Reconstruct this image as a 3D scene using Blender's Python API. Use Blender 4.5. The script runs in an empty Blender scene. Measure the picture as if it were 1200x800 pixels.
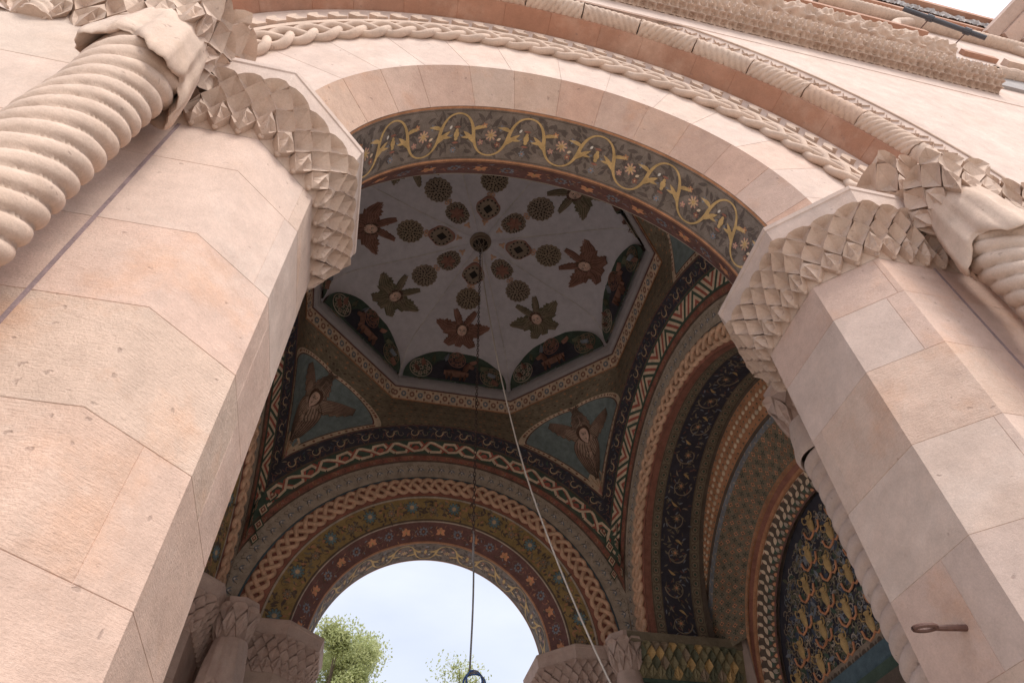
import bpy, math, random
from mathutils import Vector, Matrix, noise as mnoise
R_=math.radians; PI=math.pi
random.seed(7)
sc=bpy.context.scene
# ------------------------------------------------------------------ camera
CAMP=Vector((-0.8685,-1.6813,1.6))
yaw,pitch,roll=0.24481,0.86733,-0.035465
cy,sy,cp,sp=math.cos(yaw),math.sin(yaw),math.cos(pitch),math.sin(pitch)
fw=Vector((sy*cp,cy*cp,sp)); rt=Vector((cy,-sy,0)); up=rt.cross(fw)
cr,sr=math.cos(roll),math.sin(roll)
r2=cr*rt+sr*up; u2=-sr*rt+cr*up
cd=bpy.data.cameras.new('camera'); cam=bpy.data.objects.new('camera',cd); sc.collection.objects.link(cam)
cam.matrix_world=Matrix(((r2.x,u2.x,-fw.x,CAMP.x),(r2.y,u2.y,-fw.y,CAMP.y),(r2.z,u2.z,-fw.z,CAMP.z),(0,0,0,1)))
cd.sensor_fit='HORIZONTAL'; cd.sensor_width=36; cd.lens=774.376/1200*36; cd.clip_start=.05; cd.clip_end=3000
sc.camera=cam
# ------------------------------------------------------------------ light
SUN_EL,SUN_AZ=R_(52),R_(158)          # azimuth clockwise from +y : the sun stands in front of the facade, veiled
w=bpy.data.worlds.new('World'); sc.world=w; w.use_nodes=True
nt=w.node_tree; bg=nt.nodes['Background']
sky=nt.nodes.new('ShaderNodeTexSky'); sky.sky_type='NISHITA'; sky.sun_disc=False
sky.sun_elevation=SUN_EL; sky.sun_rotation=SUN_AZ; sky.dust_density=4.0; sky.air_density=1.0; sky.ozone_density=1.0
tc=nt.nodes.new('ShaderNodeTexCoord'); nz=nt.nodes.new('ShaderNodeTexNoise'); nz.inputs['Scale'].default_value=2.2; nz.inputs['Detail'].default_value=7
mp=nt.nodes.new('ShaderNodeMapping'); mp.inputs['Scale'].default_value=(1,1,2.6); nt.links.new(tc.outputs['Generated'],mp.inputs[0]); nt.links.new(mp.outputs[0],nz.inputs['Vector'])
cr_=nt.nodes.new('ShaderNodeMapRange'); cr_.inputs[1].default_value=.30; cr_.inputs[2].default_value=.72; cr_.inputs[3].default_value=.62; cr_.inputs[4].default_value=.97
nt.links.new(nz.outputs['Fac'],cr_.inputs[0])
mx=nt.nodes.new('ShaderNodeMix'); mx.data_type='RGBA'; nt.links.new(cr_.outputs[0],mx.inputs[0]); nt.links.new(sky.outputs[0],mx.inputs[6])
# veil of thin cloud, brighter overhead than at the horizon as under any overcast sky
sx=nt.nodes.new('ShaderNodeSeparateXYZ'); nt.links.new(tc.outputs['Generated'],sx.inputs[0])
vz=nt.nodes.new('ShaderNodeMapRange'); vz.inputs[1].default_value=.55; vz.inputs[2].default_value=1.0; vz.inputs[3].default_value=.86; vz.inputs[4].default_value=1.9; nt.links.new(sx.outputs['Z'],vz.inputs[0])
vc=nt.nodes.new('ShaderNodeVectorMath'); vc.operation='SCALE'; vc.inputs[0].default_value=(5.3,5.6,6.45); nt.links.new(vz.outputs[0],vc.inputs['Scale']); nt.links.new(vc.outputs[0],mx.inputs[7])
nt.links.new(mx.outputs[2],bg.inputs[0]); bg.inputs[1].default_value=0.085
sd=bpy.data.lights.new('sun','SUN'); sd.energy=1.6; sd.angle=R_(22); sd.color=(1,.95,.88)
so=bpy.data.objects.new('sun',sd); sc.collection.objects.link(so)
sdir=Vector((math.sin(SUN_AZ)*math.cos(SUN_EL),math.cos(SUN_AZ)*math.cos(SUN_EL),math.sin(SUN_EL)))
so.rotation_euler=sdir.to_track_quat('Z','Y').to_euler(); so.location=(0,-20,30)
sc.view_settings.view_transform='Standard'; sc.view_settings.look='None'; sc.view_settings.exposure=1.30; sc.view_settings.gamma=1
sc.cycles.max_bounces=10; sc.cycles.diffuse_bounces=7
# ------------------------------------------------------------------ materials
MATS={}
def nodes(name):
    m=bpy.data.materials.new(name); m.use_nodes=True; n=m.node_tree; return m,n,n.nodes['Principled BSDF'],n.nodes.new('ShaderNodeNewGeometry')
def N(n,t,**kw):
    x=n.nodes.new(t)
    for k,v in kw.items():
        if k in x.inputs.keys() if isinstance(k,str) else False: x.inputs[k].default_value=v
        else: setattr(x,k,v)
    return x
def stone(name,base,tool=1.0,stain=(.60,.34,.21),stain_amt=.72,bump=.5,grain=60,cavity=None):
    m,n,b,g=nodes(name); L=n.links.new; P=g.outputs['Position']
    at=N(n,'ShaderNodeAttribute',attribute_name='tint')
    base_=N(n,'ShaderNodeMix',data_type='RGBA',blend_type='MULTIPLY'); base_.inputs[0].default_value=1; base_.inputs[6].default_value=(*base,1); L(at.outputs['Color'],base_.inputs[7])
    n1=N(n,'ShaderNodeTexNoise',Scale=2.3,Detail=8,Roughness=.65); L(P,n1.inputs['Vector'])
    r1=N(n,'ShaderNodeMapRange'); r1.inputs[1].default_value=.52; r1.inputs[2].default_value=.78; r1.inputs[4].default_value=stain_amt; L(n1.outputs['Fac'],r1.inputs[0])
    m0=N(n,'ShaderNodeMix',data_type='RGBA'); nb=N(n,'ShaderNodeTexNoise',Scale=1.3,Detail=9,Roughness=.72,Distortion=.6); mo=N(n,'ShaderNodeMapping'); mo.inputs['Location'].default_value=(7,3,5); L(P,mo.inputs[0]); L(mo.outputs[0],nb.inputs['Vector'])
    rb=N(n,'ShaderNodeMapRange'); rb.inputs[1].default_value=.50; rb.inputs[2].default_value=.66; rb.inputs[4].default_value=.55; L(nb.outputs['Fac'],rb.inputs[0]); L(rb.outputs[0],m0.inputs[0]); L(base_.outputs[2],m0.inputs[6]); m0.inputs[7].default_value=(*[x*1.10+.035 for x in (base[0]*.96,base[1],base[2])],1)
    m1=N(n,'ShaderNodeMix',data_type='RGBA'); L(r1.outputs[0],m1.inputs[0]); L(m0.outputs[2],m1.inputs[6]); m1.inputs[7].default_value=(*stain,1)
    n2=N(n,'ShaderNodeTexNoise',Scale=5.5,Detail=9,Roughness=.75); L(P,n2.inputs['Vector'])
    r2_=N(n,'ShaderNodeMapRange'); r2_.inputs[1].default_value=.3; r2_.inputs[2].default_value=.75; r2_.inputs[3].default_value=.80; r2_.inputs[4].default_value=1.12; L(n2.outputs['Fac'],r2_.inputs[0])
    m2=N(n,'ShaderNodeVectorMath',operation='SCALE'); L(m1.outputs[2],m2.inputs[0]); L(r2_.outputs[0],m2.inputs['Scale'])
    # fine grain
    n3=N(n,'ShaderNodeTexNoise',Scale=float(grain*2),Detail=4,Roughness=.8); L(P,n3.inputs['Vector'])
    r3=N(n,'ShaderNodeMapRange'); r3.inputs[1].default_value=.3; r3.inputs[2].default_value=.7; r3.inputs[3].default_value=.90; r3.inputs[4].default_value=1.08; L(n3.outputs['Fac'],r3.inputs[0])
    m3=N(n,'ShaderNodeVectorMath',operation='SCALE'); L(m2.outputs[0],m3.inputs[0]); L(r3.outputs[0],m3.inputs['Scale'])
    # small dark pits
    v=N(n,'ShaderNodeTexVoronoi',Scale=13.0); 
    wv=N(n,'ShaderNodeTexNoise',Scale=30.0,Detail=3); L(P,wv.inputs['Vector'])
    wa=N(n,'ShaderNodeVectorMath',operation='MULTIPLY_ADD'); L(wv.outputs['Color'],wa.inputs[0]); wa.inputs[1].default_value=(.05,.05,.05); L(P,wa.inputs[2]); L(wa.outputs[0],v.inputs['Vector'])
    vr=N(n,'ShaderNodeMapRange'); vr.inputs[1].default_value=.07; vr.inputs[2].default_value=.15; L(v.outputs['Distance'],vr.inputs[0])
    gate=N(n,'ShaderNodeMath',operation='GREATER_THAN'); sep=N(n,'ShaderNodeSeparateColor'); L(v.outputs['Color'],sep.inputs[0]); L(sep.outputs[0],gate.inputs[0]); gate.inputs[1].default_value=.58
    inv=N(n,'ShaderNodeMath',operation='SUBTRACT'); inv.inputs[0].default_value=1; L(vr.outputs[0],inv.inputs[1])
    pit=N(n,'ShaderNodeMath',operation='MULTIPLY'); L(inv.outputs[0],pit.inputs[0]); L(gate.outputs[0],pit.inputs[1])
    pit2=N(n,'ShaderNodeMath',operation='MULTIPLY'); L(pit.outputs[0],pit2.inputs[0]); pit2.inputs[1].default_value=.4
    m4=N(n,'ShaderNodeMix',data_type='RGBA'); L(pit2.outputs[0],m4.inputs[0]); L(m3.outputs[0],m4.inputs[6]); m4.inputs[7].default_value=(.20,.14,.12,1)
    L(m4.outputs[2],b.inputs['Base Color']); b.inputs['Roughness'].default_value=.9; b.inputs['Specular IOR Level'].default_value=.2
    # bump : tooling + grain + pits
    wav=N(n,'ShaderNodeTexNoise',Scale=1.0,Detail=3,Roughness=.7)
    mpp=N(n,'ShaderNodeMapping'); mpp.inputs['Rotation'].default_value=(0.3,0.2,.5); mpp.inputs['Scale'].default_value=(30,30,150); L(P,mpp.inputs[0]); L(mpp.outputs[0],wav.inputs['Vector'])
    a1=N(n,'ShaderNodeMath',operation='MULTIPLY'); L(wav.outputs['Fac'],a1.inputs[0]); a1.inputs[1].default_value=.8*tool
    a2=N(n,'ShaderNodeMath',operation='MULTIPLY_ADD'); L(n3.outputs['Fac'],a2.inputs[0]); a2.inputs[1].default_value=.7; L(a1.outputs[0],a2.inputs[2])
    a3=N(n,'ShaderNodeMath',operation='MULTIPLY_ADD'); L(pit.outputs[0],a3.inputs[0]); a3.inputs[1].default_value=-.8; L(a2.outputs[0],a3.inputs[2])
    a4=N(n,'ShaderNodeMath',operation='MULTIPLY_ADD'); L(n2.outputs['Fac'],a4.inputs[0]); a4.inputs[1].default_value=3.2; L(a3.outputs[0],a4.inputs[2])
    bp=N(n,'ShaderNodeBump',Strength=bump,Distance=.006); L(a4.outputs[0],bp.inputs['Height']); L(bp.outputs[0],b.inputs['Normal'])
    MATS[name]=m; return m
def paint(name,c,rough=.75,var=.35,scale=9,spec=.25,metal=0,bump=.25):
    m,n,b,g=nodes(name); L=n.links.new
    n1=N(n,'ShaderNodeTexNoise',Scale=float(scale),Detail=7,Roughness=.7); L(g.outputs['Position'],n1.inputs['Vector'])
    n2=N(n,'ShaderNodeTexNoise',Scale=float(scale*12),Detail=3,Roughness=.7); L(g.outputs['Position'],n2.inputs['Vector'])
    r=N(n,'ShaderNodeMapRange'); r.inputs[1].default_value=.3; r.inputs[2].default_value=.7; r.inputs[3].default_value=1-var; r.inputs[4].default_value=1+var*.5; L(n1.outputs['Fac'],r.inputs[0])
    r4=N(n,'ShaderNodeMapRange'); r4.inputs[1].default_value=.3; r4.inputs[2].default_value=.7; r4.inputs[3].default_value=1-var*.5; r4.inputs[4].default_value=1+var*.4; L(n2.outputs['Fac'],r4.inputs[0])
    mm=N(n,'ShaderNodeMath',operation='MULTIPLY'); L(r.outputs[0],mm.inputs[0]); L(r4.outputs[0],mm.inputs[1])
    v=N(n,'ShaderNodeVectorMath',operation='SCALE'); v.inputs[0].default_value=c; L(mm.outputs[0],v.inputs['Scale']); L(v.outputs[0],b.inputs['Base Color'])
    b.inputs['Roughness'].default_value=rough; b.inputs['Specular IOR Level'].default_value=spec; b.inputs['Metallic'].default_value=metal
    bp=N(n,'ShaderNodeBump',Strength=bump,Distance=.004); L(n2.outputs['Fac'],bp.inputs['Height']); L(bp.outputs[0],b.inputs['Normal'])
    MATS[name]=m; return m
stone('pink_stone',(.585,.425,.352)); stone('pale_stone',(.58,.455,.392),tool=.3,stain=(.58,.40,.30),stain_amt=.35,bump=.35)
stone('carved_stone',(.56,.425,.342),tool=.15,stain=(.50,.33,.22),stain_amt=.45,bump=.4)
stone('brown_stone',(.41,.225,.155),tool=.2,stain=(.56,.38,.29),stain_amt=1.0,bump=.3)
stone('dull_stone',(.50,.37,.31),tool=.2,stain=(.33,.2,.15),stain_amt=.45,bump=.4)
stone('grey_stone',(.36,.33,.32),tool=.2,stain=(.45,.36,.31),stain_amt=.5,bump=.4)
stone('peach_stone',(.575,.40,.32),tool=1.1,stain=(.60,.33,.20),stain_amt=.8,bump=.5)
stone('tooled_stone',(.58,.437,.36),tool=1.5,bump=.6)
C=dict(angel_mid=(.27,.155,.105),angel_lite=(.37,.235,.16),taupe=(.150,.115,.090),gold=(.40,.245,.07),gold_pale=(.42,.28,.13),rust=(.36,.15,.055),oxblood=(.125,.05,.04),leaf_dark=(.085,.062,.05),
 red=(.33,.07,.04),brick=(.24,.085,.05),cream=(.52,.38,.24),green=(.045,.075,.05),navy=(.034,.031,.043),teal=(.09,.16,.16),steel=(.15,.165,.19),
 mustard=(.24,.15,.035),tan=(.50,.29,.165),greyish=(.33,.26,.19),olive=(.155,.12,.07),olive_gold=(.21,.15,.09),orange=(.52,.20,.07),
 pink_paint=(.42,.20,.15),white_paint=(.5,.46,.40),dark=(.03,.024,.02),web=(.42,.39,.41),rim=(.25,.225,.225),skin=(.56,.36,.26),hair=(.10,.05,.03),
 wing_brown=(.17,.075,.045),wing_green=(.115,.10,.05),wing_red=(.26,.115,.075),sage=(.15,.195,.19),umber=(.09,.06,.04),blue=(.05,.065,.10),ochre_stone=(.21,.15,.10),
 leaf_green=(.095,.095,.05),moss=(.19,.155,.07),lintel_blue=(.06,.10,.12))
def interior_lift(c,k=.20,g=1.50):  # greys the paints and raises their albedo to brighten the dim interior
    l=.3*c[0]+.6*c[1]+.1*c[2]; return tuple(min(.8,(x*(1-k)+l*k)*g+.006) for x in c)
for k,v in C.items(): paint(k,v if k in ('dark',) else interior_lift(v),var=.14 if k in ('web','rim') else .35)
paint('iron',(.13,.065,.05),rough=.6,spec=.4,scale=30); paint('black_metal',(.05,.05,.06),rough=.35,spec=.5,scale=12,var=.2)
paint('blue_cable',(.05,.12,.32),rough=.4,var=.1); paint('grey_rope',(.25,.23,.22)); paint('white_rope',(.62,.56,.50),var=.15); paint('chain_metal',(.10,.07,.06),rough=.5,metal=.6)
paint('mortar',(.30,.22,.22)); paint('ground_stone',(.50,.45,.40),scale=3); paint('bark',(.16,.12,.09)); 
def leafmat():
    m,n,b,g=nodes('leaves'); L=n.links.new
    n1=N(n,'ShaderNodeTexNoise',Scale=1.2,Detail=5); L(g.outputs['Position'],n1.inputs['Vector'])
    mr=N(n,'ShaderNodeMix',data_type='RGBA'); L(n1.outputs['Fac'],mr.inputs[0]); mr.inputs[6].default_value=(.26,.32,.10,1); mr.inputs[7].default_value=(.48,.47,.24,1)
    L(mr.outputs[2],b.inputs['Base Color']); b.inputs['Roughness'].default_value=.6
    tr=n.nodes.new('ShaderNodeBsdfTranslucent'); L(mr.outputs[2],tr.inputs[0]); ms=n.nodes.new('ShaderNodeMixShader'); ms.inputs[0].default_value=.45
    L(b.outputs[0],ms.inputs[1]); L(tr.outputs[0],ms.inputs[2]); L(ms.outputs[0],n.nodes['Material Output'].inputs[0]); MATS['leaves']=m
leafmat()
# ------------------------------------------------------------------ mesh builder
TINTS=[(1,1,1),(1.02,.985,.96),(1.01,1.0,.975),(.98,.98,.98),(1.02,.955,.915),(.985,1.0,.97),(1.03,1.02,1.01),(.965,.955,.95)]
def tint(): return random.choice(TINTS)
class M:
    def __init__(s): s.v=[]; s.f=[]; s.m=[]; s.t=[]; s.mats=[]
    def mi(s,mat):
        if mat not in s.mats: s.mats.append(mat)
        return s.mats.index(mat)
    def add(s,vs,fs,mat,t=(1,1,1)):
        o=len(s.v); s.v.extend([tuple(p) for p in vs]); k=s.mi(mat)
        for f in fs: s.f.append(tuple(i+o for i in f)); s.m.append(k); s.t.append(t)
    def grid(s,rows,mat,t=(1,1,1),closed=False):
        n=len(rows[0]); fs=[]
        for i in range(len(rows)-1):
            for j in range(n if closed else n-1):
                j2=(j+1)%n; fs.append((i*n+j,i*n+j2,(i+1)*n+j2,(i+1)*n+j))
        s.add([p for r in rows for p in r],fs,mat,t)
    def box(s,a,b,mat,t=(1,1,1)):
        x0,y0,z0=a;x1,y1,z1=b
        s.add([(x0,y0,z0),(x1,y0,z0),(x1,y1,z0),(x0,y1,z0),(x0,y0,z1),(x1,y0,z1),(x1,y1,z1),(x0,y1,z1)],[(0,3,2,1),(4,5,6,7),(0,1,5,4),(1,2,6,5),(2,3,7,6),(3,0,4,7)],mat,t)
    def tube(s,pts,r,mat,n=8,t=(1,1,1),caps=True):
        pts=[Vector(p) for p in pts]; rows=[]; pu=None
        for i,p in enumerate(pts):
            d=(pts[min(i+1,len(pts)-1)]-pts[max(i-1,0)]); 
            if d.length<1e-9: d=Vector((0,0,1))
            d.normalize()
            if pu is None: pu=d.orthogonal().normalized()
            a=(pu-d*pu.dot(d)); a=a.normalized() if a.length>1e-6 else d.orthogonal().normalized(); pu=a; b=d.cross(a)
            rr=r[i] if isinstance(r,(list,tuple)) else r
            rows.append([p+a*rr*math.cos(2*PI*k/n)+b*rr*math.sin(2*PI*k/n) for k in range(n)])
        s.grid(rows,mat,t,closed=True)
        if caps: s.add(rows[0],[tuple(range(n))[::-1]],mat,t); s.add(rows[-1],[tuple(range(n))],mat,t)
    def build(s,name,parent=None,loc=(0,0,0),smooth=False,local=False):
        me=bpy.data.meshes.new(name); base=Vector(parent['_w']) if parent is not None else Vector(loc)
        off=Vector((0,0,0)) if local else base
        me.from_pydata([(p[0]-off.x,p[1]-off.y,p[2]-off.z) for p in s.v],[],s.f)
        for k in s.mats: me.materials.append(MATS[k])
        me.polygons.foreach_set('material_index',s.m)
        ca=me.color_attributes.new('tint','FLOAT_COLOR','CORNER'); buf=[]
        for p,t in zip(me.polygons,s.t): buf.extend((t[0],t[1],t[2],1.0)*p.loop_total)
        ca.data.foreach_set('color',buf)
        if smooth: me.polygons.foreach_set('use_smooth',[True]*len(me.polygons))
        me.update()
        o=bpy.data.objects.new(name,me); sc.collection.objects.link(o)
        if parent is not None: o.parent=parent; o['_w']=list(base)
        else: o.location=loc; o['_w']=list(loc)
        return o
def smooth_by_angle(o,deg=40):
    try:
        me=o.data; me.polygons.foreach_set('use_smooth',[True]*len(me.polygons)); me.set_sharp_from_angle(angle=R_(deg))
    except Exception: pass
def tag(o,label,cat=None,group=None,kind=None):
    if label: o['label']=label
    if cat: o['category']=cat
    if group: o['group']=group
    if kind: o['kind']=kind
    return o
def thing(name,loc,label,cat,group=None):
    o=bpy.data.objects.new(name,None); sc.collection.objects.link(o); o.location=loc; o['_w']=list(loc); o.empty_display_size=.1
    return tag(o,label,cat,group)
# ------------------------------------------------------------------ key dimensions
ZS=5.30; YC=3.523; R0=1.5; DI=2.621; DO=3.523
def tr(k,x,d,z):
    if k==0: return (x,YC+d,z)
    if k==1: return (d,YC-x,z)
    if k==2: return (-x,YC-d,z)
    return (-d,YC+x,z)
class Band:
    """painted strip on an arch: s runs along the arch, t across, h towards the viewer"""
    def __init__(b,k,p0,p1,flip=False,groin=False,zc=ZS,nseg=120,c0=None,c1=None,lo=0.0):
        b.k=k; b.p0=p0; b.p1=p1; b.w=math.hypot(p1[0]-p0[0],p1[1]-p0[1]); b.Rm=(p0[0]+p1[0])/2; b.zc=zc; b.groin=groin; b.nseg=nseg
        dR,dd=(p1[0]-p0[0])/b.w,(p1[1]-p0[1])/b.w
        b.n=(-abs(dd) if abs(dd)>1e-9 else 0.0, -abs(dR)) ; # towards centre line and towards the room
        if flip: b.n=(-abs(dd), abs(dR))
        b.L=PI*b.Rm; b.lo=lo
    def cs(b,t): 
        f=t/b.w; return b.p0[0]+(b.p1[0]-b.p0[0])*f, b.p0[1]+(b.p1[1]-b.p0[1])*f
    def __call__(b,s,t,h=0):
        R,d=b.cs(t); R+=b.n[0]*h; dd=d+b.n[1]*h; a=s/b.Rm
        return tr(b.k,-R*math.cos(a),dd,b.zc+R*math.sin(a))
    def ok(b,s,t):
        if not b.groin: return True
        R,d=b.cs(t); return abs(R*math.cos(s/b.Rm))<=d+.004
    def base(b,m,mat,nt=3,t=(1,1,1)):
        rows=[]
        for j in range(nt+1):
            tt=b.w*j/nt; R,d=b.cs(tt); a0=math.acos(min(1,d/R)) if b.groin else 0; a0-=b.lo
            rows.append([b((a0+(PI-2*a0)*i/b.nseg)*b.Rm,tt) for i in range(b.nseg+1)])
        m.grid(rows,mat,t)
def poly(m,F,pts,mat,h=.003,c=None):
    """flat star-shaped patch laid on a surface F(s,t,h)"""
    if hasattr(F,'ok') and not all(F.ok(*p) for p in pts): return
    if c is None: c=(sum(p[0] for p in pts)/len(pts),sum(p[1] for p in pts)/len(pts))
    n=len(pts); vs=[F(c[0],c[1],h)]+[F(p[0],p[1],h) for p in pts]
    m.add(vs,[(0,i+1,(i+1)%n+1) for i in range(n)],mat)
def stroke(m,F,pts,wd,mat,h=.003):
    L=[];Rr=[];n=len(pts)
    for i,p in enumerate(pts):
        a=pts[max(0,i-1)];c=pts[min(n-1,i+1)]; dx,dy=c[0]-a[0],c[1]-a[1]; l=math.hypot(dx,dy) or 1; ww=wd[i] if isinstance(wd,(list,tuple)) else wd
        nx,ny=-dy/l*ww/2,dx/l*ww/2; L.append((p[0]+nx,p[1]+ny)); Rr.append((p[0]-nx,p[1]-ny))
    vs=[];fs=[]
    for i in range(n-1):
        q=[L[i],Rr[i],Rr[i+1],L[i+1]]
        if hasattr(F,'ok') and not all(F.ok(*x) for x in q): continue
        o=len(vs); vs+= [F(x[0],x[1],h) for x in q]; fs.append((o,o+1,o+2,o+3))
    if vs: m.add(vs,fs,mat)
def flower(m,F,s,t,r,n,mat,cmat,h=.004,rot=0,inner=.45,cr=.3):
    pts=[]
    for i in range(n*4):
        a=2*PI*i/(n*4)+rot; rr=r*(inner+(1-inner)*abs(math.cos(n*(a-rot)/2))**.7); pts.append((s+rr*math.cos(a),t+rr*math.sin(a)))
    poly(m,F,pts,mat,h,(s,t)); disc(m,F,s,t,r*cr,cmat,h+.0015)
def disc(m,F,s,t,r,mat,h=.004,n=10,sx=1): poly(m,F,[(s+sx*r*math.cos(2*PI*i/n),t+r*math.sin(2*PI*i/n)) for i in range(n)],mat,h,(s,t))
def leaf(m,F,s,t,l,wd,a,mat,h=.003,bend=0):
    pts=[];n=6; 
    for i in range(n+1): f=i/n; pts.append((f*l,wd/2*math.sin(PI*f)**.8+bend*f*f*l))
    for i in range(n-1,0,-1): f=i/n; pts.append((f*l,-wd/2*math.sin(PI*f)**.8+bend*f*f*l))
    ca,sa=math.cos(a),math.sin(a); q=[(s+x*ca-y*sa,t+x*sa+y*ca) for x,y in pts]; poly(m,F,q,mat,h)
def spiral(m,F,s,t,r,a0,turn,mat,w0,h=.003,n=12):
    pts=[(s+r*(1-.75*i/n)*math.cos(a0+turn*i/n),t+r*(1-.75*i/n)*math.sin(a0+turn*i/n)) for i in range(n+1)]
    stroke(m,F,pts,[w0*(1-.6*i/n) for i in range(n+1)],mat,h)
# ------------------------------------------------------------------ arch pieces
def braid(m,F,L,c,amp,P,r,mat,strands=3,lift=.014,s0=0,step=.022,seg=8,cap=True,t=(1,1,1)):
    n=int(L/step)
    for q in range(strands):
        ph=2*PI*q/strands; pts=[]
        for i in range(n+1):
            s=s0+L*i/n; a=2*PI*s/P+ph; pts.append(F(s,c+amp*math.sin(a),r*.75+lift*(1 if strands==2 else 1)*math.sin(2*a if strands==3 else a*2+PI/2 if q==0 else a*2+PI/2)*(1 if (strands==3) else (1 if q==0 else 1))))
        m.tube(pts,r,mat,n=seg,t=t)
def voussoirs(m,k,p0,p1,mats,step,z0=ZS,n0=0,gap=.0028,jit=.0,sub=5,flip=False,a_lo=0.0,a_hi=PI):
    """ring of wedge stones with fine open joints"""
    F=Band(k,p0,p1,flip=flip); n=max(3,round((a_hi-a_lo)/step)); 
    cuts=[a_lo+(a_hi-a_lo)*(i/n)+ (random.uniform(-1,1)*jit*step if 0<i<n else 0) for i in range(n+1)]
    for i in range(n):
        a,b=cuts[i]*F.Rm,cuts[i+1]*F.Rm; mt=random.choice(mats); tn=tint(); g=gap
        ss=[a,a+g]+[a+g+(b-a-2*g)*j/sub for j in range(1,sub)]+[b-g,b]; rows=[]
        for ti,tt in enumerate((0,F.w)):
            rows.append([F(x,tt,(-.0035 if xi in (0,len(ss)-1) else 0)) for xi,x in enumerate(ss)])
        m.grid(rows,mt,tn)
def arch_name(k): return ['rear','portal','front','side'][k]
def rinceau(m,F,per=23.0,crest=96.0,mirror=False):
    w=F.w; F.base(m,'taupe',nt=2)
    for tt in (.012,w-.012):
        stroke(m,F,[(F.L*i/160,tt) for i in range(161)],.018,'rust',.003)
        tt2=tt+(.022 if tt<w/2 else -.022); stroke(m,F,[(F.L*i/160,tt2) for i in range(161)],.005,'umber',.003)
    P=R_(per)*F.Rm; s_c=R_(crest if F.k==2 else 180-crest)*F.Rm
    ks=range(-6,7); A=.172
    # dark background leaves
    rnd=random.Random(3)
    for i in range(int(F.L/.009)):
        s=F.L*i/int(F.L/.009)+rnd.uniform(-.02,.02); t=rnd.uniform(.06,w-.06); a=rnd.uniform(0,6.28)
        if not .05<s<F.L-.05: continue
        ll=rnd.uniform(.05,.1)
        if not .03<t+ll*math.sin(a)<w-.03: continue
        leaf(m,F,s,t,ll,rnd.uniform(.022,.036),a,'leaf_dark',.0022+rnd.random()*.0005,bend=rnd.uniform(-.4,.4))
        if i%2==0: stroke(m,F,[(s+.012*j,t+.02*math.sin(j*.9+i)) for j in range(7)],.004,'leaf_dark',.0021)
    wave=[];wd=[]
    n=int(F.L/.012)
    for i in range(n+1):
        s=F.L*i/n; ph=2*PI*(s-s_c)/P; cx=math.cos(ph); wave.append((s+.018*math.sin(2*ph),w*.5-A*math.copysign(abs(cx)**.75,cx)))
        wd.append(.013+.018*(1-abs(cx))**1.2)
    stroke(m,F,wave,wd,'gold',.0042)
    for k in ks:
        sc_=s_c+k*P
        if -.1<sc_<F.L+.1:
            # crest: thistle/urn with small leaves
            for (a,b,c_) in ((0,.0,'gold'),):
                disc(m,F,sc_,w*.5+.0,.030,'gold',.005,sx=.8); disc(m,F,sc_,w*.5+.035,.016,'gold',.005); disc(m,F,sc_,w*.5-.032,.018,'gold',.0052,sx=.8)
            for q in range(-3,4): leaf(m,F,sc_+q*.008,w*.5-.03,.05,.014,-PI/2+q*.35-PI,'leaf_dark',.0046); 
            leaf(m,F,sc_-.03,w*.5-.062,.06,.018,0,'brick',.0045); leaf(m,F,sc_-.03,w*.5+.068,.06,.018,0,'brick',.0045)
            for q in (-1,1): leaf(m,F,sc_+q*.03,w*.5,.05,.012,PI/2-q*1.0,'steel',.0044)
            leaf(m,F,sc_+.05,w*.5-.075,.035,.02,1.1,'white_paint',.0044); 
            flower(m,F,sc_+.01,w*.5+.13,.028,6,'steel','rust',.0045)
            # acanthus spurs
            for sg,s1 in ((1,sc_+P*.25),(-1,sc_-P*.25)):
                b=w*.5
                leaf(m,F,s1-sg*.010,b-.035,.105,.036,-PI/2+.80*sg,'gold',.0046,bend=.55*sg); leaf(m,F,s1+sg*.012,b+.075,.145,.036,-PI/2-.55*sg,'gold',.0047,bend=-.25*sg); leaf(m,F,s1+sg*.0,b+.0,.10,.030,PI/2+.9*sg,'gold',.0048,bend=.5*sg)
        sl=sc_+P/2
        if 0<sl<F.L:
            flower(m,F,sl,w*.5,.052,8,'pink_paint','gold',.0046,inner=.35); flower(m,F,sl,w*.5,.042,8,'gold_pale','gold',.0056,inner=.3,cr=.35)
            for q in range(4):
                a=.7+q*PI/2; flower(m,F,sl+.105*math.cos(a),w*.5+.10*math.sin(a),.026,5,['pink_paint','brick','steel','rust'][q],'gold_pale',.0046)
            leaf(m,F,sl-.09,w*.5+.02,.04,.022,.6,'cream',.0044)
def inner_chamfer(m,F):
    F.base(m,'oxblood',nt=2); w=F.w
    for tt,mt in ((.008,'rust'),(w-.010,'greyish')): stroke(m,F,[(F.L*i/160,tt) for i in range(161)],.016,mt,.003)
    n=21; rnd=random.Random(5)
    for i in range(int(F.L/.02)):
        s=F.L*i/int(F.L/.02); leaf(m,F,s,rnd.uniform(.05,w-.06),.045,.014,rnd.uniform(0,6.28),rnd.choice(['brick','steel','umber','rust']),.0024,bend=rnd.uniform(-.4,.4))
        if i%7==0: spiral(m,F,s,w*.5,.07,rnd.uniform(0,6),4,'olive_gold',.005,.0026)
    for i in range(n):
        s=F.L*(i+.5)/n; t=w*.5
        if i%2==0:
            for q in range(6):
                if q!=1: leaf(m,F,s,t,.068,.042,-PI/2+q*PI/3-PI/3*1,'orange',.0045)
            disc(m,F,s,t,.014,'gold',.006)
        else:
            flower(m,F,s,t,.062,8,'steel','oxblood',.0045,inner=.6,cr=.5); flower(m,F,s,t,.035,8,'blue','rust',.0055,inner=.5,cr=.3)
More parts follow.
